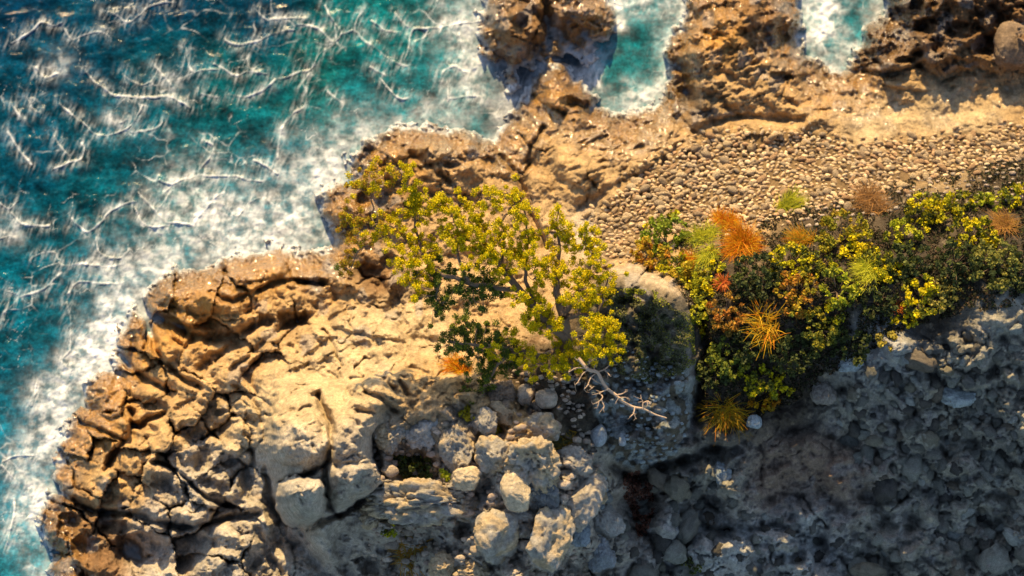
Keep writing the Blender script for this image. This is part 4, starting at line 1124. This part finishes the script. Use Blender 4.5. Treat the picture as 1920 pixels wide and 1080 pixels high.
SHRUBS = [
 (1250, 448, 40, [(.2, .26, .02), (.14, .2, .02), (.28, .3, .03)], "bright green bush at the pebble beach's lower corner"),
 (1222, 478, 34, [(.46, .30, .02), (.44, .17, .02), (.36, .30, .02)], "orange and yellow bush just above the boulder's lit crest"),
 (1266, 500, 26, GN, "small green bush right below the bright green one"),
 (1293, 525, 30, [(.42, .36, .02), (.46, .28, .02), (.2, .24, .02)], "golden-yellow bush above the boulder's right shoulder"),
 (1330, 520, 26, YG, "yellow-green bush below the narrow orange tuft"),
 (1318, 548, 26, GN, "green bush left of the red spiky plant"),
 (1300, 580, 24, LG, "lime bush leaning on the boulder's upper right side"),
 (1322, 608, 26, GN, "dark green bush in the gap beside the boulder's right side"),
 (1362, 585, 30, [(.38, .13, .02), (.44, .22, .03), (.2, .16, .03)], "tall russet bush right of the gap beside the boulder"),
 (1368, 662, 34, [(.30, .30, .03), (.2, .22, .03), (.1, .13, .02)], "yellow-speckled bush halfway down beside the boulder"),
 (1420, 704, 30, GN, "green bush in deep shade above the golden spiky bush"),
 (1465, 714, 26, YG, "small yellow-green bush at the lower right foot of the bushes"),
 (1432, 742, 24, OY, "yellow and orange bush right of the golden spiky bush"),
 (1747, 402, 42, GN, "large olive bush on the brow, right of the dull orange tuft"),
 (1690, 442, 28, LG, "lime green bush below the dull orange tuft"),
 (1580, 444, 42, [(.30, .26, .02), (.2, .2, .02), (.40, .26, .02)], "large yellow-brown bush right of the orange-yellow tuft"),
 (1612, 468, 28, YG, "yellow bush above the bright lime tuft"),
 (1822, 440, 36, GN, "green bush left of the rusty tuft near the right edge"),
 (1863, 492, 40, [(.24, .22, .04), (.32, .28, .06), (.12, .13, .03)], "dry olive bush low near the right edge"),
 (1480, 494, 34, GN, "dark green bush right of the largest orange tuft"),
 (1532, 500, 28, GN, "green bush with bright leaf tips left of the lime tuft"),
 (1570, 540, 32, LG, "lime-leaved bush straight below the bright lime tuft's left"),
 (1493, 548, 36, [(.42, .28, .02), (.36, .14, .02), (.34, .32, .03)], "orange and lime bush above the golden star-shaped plant"),
 (1727, 556, 32, YG, "yellow-green bush at the lower fringe of the hillside"),
 (1767, 548, 26, [(.3, .24, .05), (.2, .18, .04)], "dry yellow bush right of the one at the lower fringe"),
 (1693, 592, 20, YG, "small yellow bush under the tiny red tuft"),
 (1537, 610, 32, [(.36, .28, .02), (.2, .2, .03), (.1, .12, .02)], "straggly yellow bush right of the golden star-shaped plant"),
 (1565, 582, 20, GN, "small green bush above the straggly yellow one"),
 (1660, 500, 24, GN, "dark bush right beside the bright lime tuft"),
 (1645, 560, 30, DG, "blackish bush in shade left of the tiny red tuft"),
 (1790, 490, 36, DG, "dark green bush left of the dry olive one"),
 (1700, 490, 36, DG, "dark bush below the lime green one on the brow"),
 (1420, 520, 40, DG, "dark shadowy bush under the largest orange tuft"),
 (1400, 640, 30, DG, "dark bush under the golden star-shaped plant's left"),
 (1480, 650, 40, DG, "broad dark bush under the golden star-shaped plant's right"),
 (1590, 640, 34, DG, "dark bush at the rim above the shaded rubble"),
 (1340, 700, 30, DG, "dark bush wedged against the huge boulder's right side"),
 (1853, 378, 22, LG, "small lime bush on the brow above the rusty tuft"),
 (1905, 372, 26, GN, "green bush touching the right edge of the brow"),
 (1800, 385, 26, GN, "small olive bush between the large olive one and the right edge"),
 (1262, 412, 14, GN, "tiny dark green bush alone on the cobbles"),
 (1213, 420, 10, YG, "tiny yellow bush leftmost on the cobbles"),
 (1903, 505, 34, DG, "dark bush at the right edge above the rubble"),
 (932, 796, 24, [(.42, .33, .02), (.34, .30, .02), (.46, .26, .02)], "small golden-yellow shrub among the boulders under the tree"),
 (878, 773, 11, [(.42, .33, .02), (.36, .3, .02)], "tiny yellow shrub left above the golden-yellow one among the boulders"),
 (776, 880, 50, DG + [(.05, .07, .015)], "dark bush in the hollow right of the dome rock"),
 (776, 858, 12, [(.38, .40, .02), (.30, .34, .02)], "sprig of bright yellow leaves in the middle of the dark bush"),
 (837, 893, 9, [(.38, .40, .02), (.30, .34, .02)], "tiny bright sprig at the dark bush's lower right corner"),
 (730, 990, 10, GN + LG, "tiny green plant on the broken rock above the star-shaped tuft"),
 (1663, 640, 16, [(.45, .34, .04), (.3, .24, .04)], "thin golden sprig in front of the shaded pale rocks"),
 (1300, 1052, 18, DG + [(.12, .12, .02)], "low mossy plant on the pale rocks at the bottom edge"),
]
for k, s in enumerate(SHRUBS):
    x, y, r, pal, lab = s
    e = leafy_shrub(x, y, r, pal, lab, 400 + k, density=1.0)
    if x < 1100: e['group'] = "plants among the boulders"

# dark creeper over the big boulder
def carpet(name, poly, n, pal_fn, size, lift, seed, label=None, cat=None, kind=None, squash=None):
    rs = np.random.RandomState(seed)
    xs = np.array([p[0] for p in poly]); ys = np.array([p[1] for p in poly])
    x = rs.uniform(xs.min(), xs.max(), n * 3); y = rs.uniform(ys.min(), ys.max(), n * 3)
    m = inside(x, y, poly); x, y = x[m][:n], y[m][:n]
    m = fbm(x, y, 26, 4, seed) > -.12
    x, y = x[m], y[m]
    z = zat(x, y) + rs.uniform(.0, lift, len(x))
    C = np.stack(at(x, y, z), 1)
    v, f = leaf_quads(C, size, rs, .5, .7)
    cols = np.repeat(pal_fn(x, y, rs), 4, axis=0)
    o = link(name, mesh_np(name, v, f, M_LEAF, cols, smooth=False))
    return tag(o, label, cat, None, kind)


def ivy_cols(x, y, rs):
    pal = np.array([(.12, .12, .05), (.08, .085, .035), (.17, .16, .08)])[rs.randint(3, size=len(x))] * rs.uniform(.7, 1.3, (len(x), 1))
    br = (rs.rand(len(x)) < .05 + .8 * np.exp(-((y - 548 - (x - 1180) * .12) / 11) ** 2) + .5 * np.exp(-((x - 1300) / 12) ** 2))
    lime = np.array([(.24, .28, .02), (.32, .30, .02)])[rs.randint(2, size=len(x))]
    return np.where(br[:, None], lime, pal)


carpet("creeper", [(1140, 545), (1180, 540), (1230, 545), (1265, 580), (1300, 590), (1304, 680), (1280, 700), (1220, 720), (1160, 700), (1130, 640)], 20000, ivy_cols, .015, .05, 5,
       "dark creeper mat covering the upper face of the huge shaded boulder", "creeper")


def soil_cols(x, y, rs):
    P_ = np.array([(.07, .05, .03), (.05, .045, .02), (.025, .025, .012), (.13, .08, .045), (.05, .06, .02), (.03, .025, .015)])
    return P_[rs.randint(len(P_), size=len(x))] * rs.uniform(.6, 1.3, (len(x), 1))


carpet("ground_cover", [(1225, 470), (1300, 430), (1420, 412), (1500, 386), (1640, 352), (1850, 302), (1990, 290), (1990, 560), (1800, 590), (1700, 615), (1640, 655), (1560, 700), (1500, 750), (1400, 790), (1320, 790), (1310, 600)],
       60000, soil_cols, .022, .07, 6, kind='stuff')


def brown_cols(x, y, rs):
    P_ = np.array([(.16, .065, .04), (.20, .08, .045), (.09, .05, .035)])
    return P_[rs.randint(3, size=len(x))] * rs.uniform(.6, 1.3, (len(x), 1))


carpet("hanging_bush", [(1170, 890), (1200, 882), (1222, 905), (1228, 950), (1212, 1003), (1196, 1008), (1186, 960), (1168, 930)], 2600, brown_cols, .022, .2, 7,
       "dark reddish-brown dead bush hanging in the shade below the huge boulder", "bush")
# loose small stones on the dark soil
sp = scatter([(1500, 400), (1640, 360), (1850, 310), (1990, 300), (1990, 380), (1800, 380), (1650, 400), (1520, 430)], 160, 13, rs)
vs_, fs_, cs_, off = [], [], [], 0
ndeb = len(sp)
sp += scatter([(700, 830), (830, 790), (960, 770), (1100, 800), (1150, 960), (1120, 1090), (680, 1090), (690, 950)], 520, 11, rs)
ndeb2 = len(sp)
sp += scatter([(1140, 640), (1290, 700), (1285, 840), (1200, 870), (1130, 800)], 150, 10, rs)
sp += scatter([(930, 690), (1080, 690), (1100, 780), (1060, 790), (960, 720)], 60, 9, rs)
for i, (x, y) in enumerate(sp):
    p, f = stone_verts(int(x), 1 if not ndeb <= i < ndeb2 else 2, .16, 4, 2.8)
    r = rs.uniform(.025, .06) if not ndeb <= i < ndeb2 else rs.uniform(.03, .075) * (1.9 if rs.rand() < .1 else 1)
    c = np.array([(.42, .32, .24), (.34, .27, .2), (.5, .4, .3)][rs.randint(3)]) if not 1120 < x < 1300 else np.array([(.3, .33, .32), (.2, .2, .18), (.36, .40, .39)][rs.randint(3)])
    p = p * r * np.array([1.2, .8, .7]) + np.array(pt(x, y, float(zat(x, y)) + r * .3))
    vs_.append(p); fs_.append(f + off); cs_.append(np.tile(c, (len(p), 1))); off += len(p)
vs_ = np.concatenate(vs_)
tag(link("loose_pebbles", mesh_np("loose_pebbles", vs_, np.concatenate(fs_), M_ROCK, np.concatenate(cs_), {"wet": np.zeros(len(vs_)), "foam": np.zeros(len(vs_))})), kind='stuff')

# ------------------------------------------------------------------ the tree
rs = np.random.RandomState(12)
tree = tag(empty("windswept_tree", pt(1062, 700, float(zat(1062, 700)))), "yellow-green windswept tree with open crown leaning over the rocks in the middle", "tree")
troot = np.array(tree.location)
ROOTZ = float(zat(1062, 700)) - .1
LIMBS = {
 'trunk': [(1062, 702, ROOTZ, 17), (1063, 665, ROOTZ + .45, 16), (1062, 630, ROOTZ + .9, 15), (1056, 590, 4.9, 13)],
 'b1': [(1056, 590, 4.9, 12), (1048, 555, 5.0, 9), (1040, 520, 5.1, 7), (1048, 470, 5.2, 4), (1045, 405, 5.35, 2)],
 'b2': [(1062, 632, 4.55, 12), (1012, 588, 4.9, 11), (973, 543, 5.1, 9.5), (937, 495, 5.3, 8), (905, 450, 5.4, 5), (880, 410, 5.5, 3), (905, 370, 5.6, 1.6)],
 'b3': [(973, 543, 5.1, 7), (930, 540, 5.15, 6), (880, 530, 5.2, 5.5), (828, 512, 5.2, 5), (790, 480, 5.2, 4), (740, 430, 5.3, 3), (700, 420, 5.3, 2.2), (655, 410, 5.3, 1.4)],
 'b4': [(790, 480, 5.2, 3.4), (778, 430, 5.3, 3), (778, 390, 5.4, 2.6), (762, 345, 5.5, 2), (735, 312, 5.6, 1.4)],
 'b5': [(937, 495, 5.3, 5), (945, 450, 5.4, 3.6), (942, 415, 5.5, 3), (955, 395, 5.5, 2.4), (970, 365, 5.6, 1.5)],
 'b6': [(1062, 655, 4.2, 10), (1010, 668, 4.4, 8), (960, 655, 4.4, 6), (900, 645, 4.4, 4.5), (845, 640, 4.4, 2)],
 'b7': [(1056, 600, 4.8, 9), (1085, 590, 5.0, 7), (1115, 600, 5.1, 5), (1140, 625, 5.1, 3.4), (1155, 662, 5.0, 1.6)],
 'b8': [(1056, 590, 4.9, 9), (1078, 555, 5.1, 7), (1100, 515, 5.2, 5), (1112, 470, 5.3, 3.6), (1095, 432, 5.3, 1.8)],
 'b9': [(960, 655, 4.4, 5), (930, 690, 4.2, 4.4), (910, 720, 4.05, 3.4), (905, 755, 3.9, 2.6), (902, 785, 3.7, 1.8)],
 'b10': [(1012, 588, 4.9, 7), (992, 545, 5.1, 5), (985, 500, 5.3, 4), (990, 450, 5.4, 3), (980, 375, 5.6, 1.6)],
 'b11': [(828, 512, 5.2, 4), (820, 540, 5.1, 3), (822, 580, 4.9, 1.6)],
 'b12': [(1062, 655, 4.3, 8), (1068, 675, 4.4, 6), (1040, 682, 4.5, 4), (1010, 682, 4.5, 2)],
 'b13': [(880, 530, 5.2, 4), (860, 480, 5.4, 3.4), (855, 430, 5.5, 2.6), (840, 380, 5.6, 1.4)],
 'b14': [(700, 420, 5.3, 2), (700, 385, 5.3, 1.8), (695, 350, 5.4, 1.5), (705, 320, 5.4, 1.1)],
 'b15': [(740, 430, 5.3, 2.2), (700, 455, 5.2, 1.8), (672, 470, 5.1, 1.5), (658, 505, 5.0, 1)],
 'b16': [(1115, 600, 5.1, 3.5), (1130, 560, 5.2, 3), (1140, 520, 5.2, 1.6)],
}
limb_pts = []
for nm, pts in LIMBS.items():
    sm = np.array(smooth_line(pts, 6))
    k = np.arange(len(sm))
    jit = np.stack([perlin(k * .31 + len(nm) * 3, k * 0 + sum(map(ord, nm)) * .37, 61), perlin(k * .31, k * 0 + sum(map(ord, nm)) * .53, 62)], 1) * 5
    jit[0] = 0
    sm[:, :2] += jit
    P3 = np.stack(at(sm[:, 0], sm[:, 1], sm[:, 2]), 1) - troot
    v, f = tube(P3, sm[:, 3] / 100 * .72, 9)
    link("trunk" if nm == 'trunk' else "branch", mesh_np("branch", v, f, M_BARK), tree)
    limb_pts.append((nm, sm, P3))

CLA = """190,120 165,170 290,140 360,120 385,170 410,210 200,220 150,260 270,230 180,240 350,250 430,270 90,265 50,255 380,310 420,330 360,370 450,300 400,380
30,400 60,440 20,460 110,470 100,430 200,420 240,400 190,480 270,430 320,460 80,545 290,480 190,530 520,360 590,290 560,330 600,330 540,380 500,370 570,390 470,400 440,430
700,320 780,290 830,310 890,280 870,330 820,350 690,360 730,380 780,400 620,410 660,440 720,430 760,450 820,470 860,460 900,500 950,510 700,490 760,510 820,520 880,550 930,560
980,260 1020,300 1060,340 970,300 990,390 980,420 1010,450 1050,480 1090,500 1030,520 1060,550 1000,580 1060,600 970,610 1100,640 1040,640
300,590 340,610 310,670 360,650 400,680 370,700 430,620 480,600 490,650 500,700 400,560 440,560 470,760 440,800 370,780 440,850 400,500 500,560 540,500 590,500
640,560 700,540 740,600 690,610 800,620 850,640 740,680 820,690 880,720 920,750 850,600 780,570 650,500 620,450 810,560 940,620 990,660 1020,700 960,680
1210,390 1230,430 1210,470 1250,540 1200,570 1290,510 1350,480 1400,500 1430,540 1360,560 1420,600 1450,640 1390,620 1280,570 1320,590 1200,620
1150,700 1120,730 1200,720 1270,720 1190,760 1250,790 1310,760 1230,690 1400,750 1440,760 1380,770 1340,700 1410,690 1480,720 1520,750 1130,680 1100,700
1340,860 1390,830 1440,850 1490,830 1400,880 1340,910 1430,920 1480,870 960,850 1020,860 1080,870 1130,890 1170,920 1050,920 1100,950 1180,960 1020,980 1060,1000 1130,1020 1200,1010
1420,1010 1480,1000 1530,1000 1290,830 1260,870 1350,950 1100,810"""
CLB = """1400,200 1460,190 1530,200 1410,260 1440,310 1540,260 1560,330 1540,380 1500,340 1390,290 1480,260 1450,380 1400,350 1230,300 1280,310 1210,340 1250,360 1310,360 1350,380 1290,400
1080,390 1130,390 1160,410 1060,440 1030,440 1180,460 1320,440 1340,470 1240,430 1270,460 1200,400 1090,230 1150,250 1200,220 980,290 1000,350 950,270 1010,380 850,340 830,380"""
CLDARK = """650,190 700,200 760,220 820,220 640,260 600,300 580,340 700,270 760,290 840,280 880,250 900,310 800,350 880,400 760,400 800,450 860,460 640,330 690,310 930,370 980,400 960,440
720,330 740,370 920,330 950,400 860,310 780,260 690,240 820,400 900,430 840,490"""
CLDA = """510,850 550,880 560,940 530,830 580,900 600,870 650,790 700,740 760,760 620,740 720,830 640,830 760,830 820,780 880,800 830,840 740,900 780,700 600,720 560,760 850,760 690,800 800,880 880,850 540,960
30,640 60,700 20,690 430,720 500,740 540,640 520,600 560,690"""
CLSP = "650,600 700,590 740,600 800,580 820,550 830,620 850,650 790,620 720,580 760,570 820,590"


def parse(t, ox, oy):
    return [(ox + float(a.split(",")[0]) / 3, oy + float(a.split(",")[1]) / 3) for a in t.split()]


clumps = [(x, y, 0) for x, y in parse(CLA, 640, 270) + parse(CLB, 640, 540)]
clumps += [(x, y, 1) for x, y in parse(CLDARK, 640, 540) + parse(CLDA, 640, 270) + parse(CLSP, 640, 540)]
byl = {}
allp = np.concatenate([np.column_stack([sm[:, :3], np.full(len(sm), i), np.arange(len(sm))]) for i, (nm, sm, P3) in enumerate(limb_pts) if nm != 'trunk'])
for x, y, dk in clumps:
    d = np.hypot(allp[:, 0] - x, allp[:, 1] - y) + (allp[:, 4] < 5) * 20
    j = int(np.argmin(d)); li = int(allp[j, 3])
    byl.setdefault(li, []).append((x, y, dk, allp[j], d[j]))
PTREE = np.array([(.66, .52, .005), (.56, .47, .005), (.30, .30, .007), (.78, .54, .004)])
PSHADE = np.array([(.08, .12, .02), (.11, .15, .022), (.055, .09, .018), (.24, .25, .02)])  # shaded foliage low in the crown: shade put into the leaf colour
PORA = np.array([(.44, .26, .02), (.36, .18, .02), (.40, .33, .015)])
for li, items in byl.items():
    Vv, Cc = [], []
    tv_, tf_, off = [], [], 0
    for x, y, dk, ap, d in items:
        zc = ap[2] + rs.uniform(-.10, .22) + (.1 if not dk else -.15) - .1 * d / 60
        c = np.array(pt(x + rs.uniform(-3, 3), y + rs.uniform(-3, 3), zc)) - troot
        src = limb_pts[li][2][int(ap[4])]
        midp = (src + c) / 2 + rs.normal(0, .04, 3)
        v, f = tube([src, midp, c], [.009, .006, .003], 4)
        tv_.append(v); tf_.append(f + off); off += len(v)
        for k in range(5):                                   # sub-clumps with twigs
            R = rs.uniform(.040, .078)
            o = rs.normal(0, .085, 3) * np.array([1, 1, .7])
            v, f = tube([midp, c + o * .6, c + o * 1.1], [.006, .005, .002], 3)
            tv_.append(v); tf_.append(f + off); off += len(v)
            n = int(rs.uniform(105, 155))
            q = rs.normal(size=(n, 3)); q /= np.linalg.norm(q, axis=1)[:, None]
            Vv.append(c + o + q * R * rs.uniform(.3, 1.15, (n, 1)))
            if x < 740 and rs.rand() < .5 * (x < 700) + .2: pal = PORA
            elif dk: pal = PSHADE
            else: pal = PTREE
            Cc.append(pal[rs.randint(len(pal), size=n)] * rs.uniform(.7, 1.25, (n, 1)) * rs.uniform(.85, 1.1))
    C = np.concatenate(Vv)
    v, f = leaf_quads(C, .0125, rs, .9, .8)
    link("foliage", mesh_np("foliage", v, f, M_LEAF, np.repeat(np.concatenate(Cc), 4, axis=0), smooth=False), tree)
    link("twigs", mesh_np("twigs", np.concatenate(tv_), np.concatenate(tf_), M_BARK), tree)["kind"] = "stuff"

# bleached dead branch
dead = [(1085, 672, 4.5, 5), (1103, 693, 4.5, 5), (1120, 698, 4.5, 4.6), (1130, 717, 4.45, 4.4), (1140, 730, 4.4, 4.2), (1155, 741, 4.4, 4), (1167, 753, 4.4, 3.8), (1187, 763, 4.4, 3.4), (1207, 767, 4.4, 3.2), (1227, 777, 4.35, 2.6), (1250, 784, 4.3, 1.8)]
e = np.array(dead)
P3 = np.stack(at(e[:, 0], e[:, 1], e[:, 2] + .5), 1) - troot
v, f = tube(smooth_line(list(P3), 3), np.interp(np.linspace(0, 1, (len(e) - 1) * 3 + 1), np.linspace(0, 1, len(e)), e[:, 3]) / 150, 7)
db = link("dead_branch", mesh_np("dead_branch", v, f, M_DEAD), tree)
db['label'] = "bleached leafless branch reaching over the huge boulder"
TW = [[(1120, 698), (1135, 692), (1141, 686)], [(1133, 694), (1140, 700), (1145, 706)], [(1120, 698), (1108, 708), (1102, 722), (1095, 730)], [(1108, 708), (1118, 716)], [(1103, 693), (1092, 702), (1084, 716), (1078, 722)],
      [(1123, 737), (1130, 744), (1124, 752), (1112, 758)], [(1124, 752), (1120, 765)], [(1128, 750), (1133, 762)], [(1155, 741), (1168, 738), (1174, 732)], [(1160, 746), (1172, 745)], [(1190, 764), (1188, 775), (1180, 783)], [(1188, 776), (1192, 784)],
      [(1205, 767), (1205, 753), (1202, 748)], [(1205, 756), (1215, 752), (1220, 758)], [(1140, 730), (1128, 735), (1122, 738)], [(1095, 690), (1080, 690), (1066, 698)], [(1092, 680), (1078, 672)], [(1102, 720), (1110, 728)], [(1112, 696), (1117, 684)]]
for t in TW:
    tv_, tf_, off = [], [], 0
    t3 = [np.array(pt(x, y, 4.95 + .03 * k)) - troot for k, (x, y) in enumerate(t)]
    v, f = tube(smooth_line(t3, 3), np.linspace(.014, .006, (len(t) - 1) * 3 + 1), 5)
    tv_.append(v); tf_.append(f + off); off += len(v)
    for k in range(3):
        p = t3[-1 - (k % 2)]; dr = rs.normal(size=3) * .06
        v, f = tube([p, p + dr * .6, p + dr + rs.normal(0, .015, 3)], [.007, .005, .003], 4)
        tv_.append(v); tf_.append(f + off); off += len(v)
    link("dead_twig", mesh_np("dead_twig", np.concatenate(tv_), np.concatenate(tf_), M_DEAD), db)
print("tris approx", sum(len(o.data.polygons) * (2 if o.data.polygons and len(o.data.polygons[0].vertices) == 4 else 1) for o in scene.objects if o.type == 'MESH'))
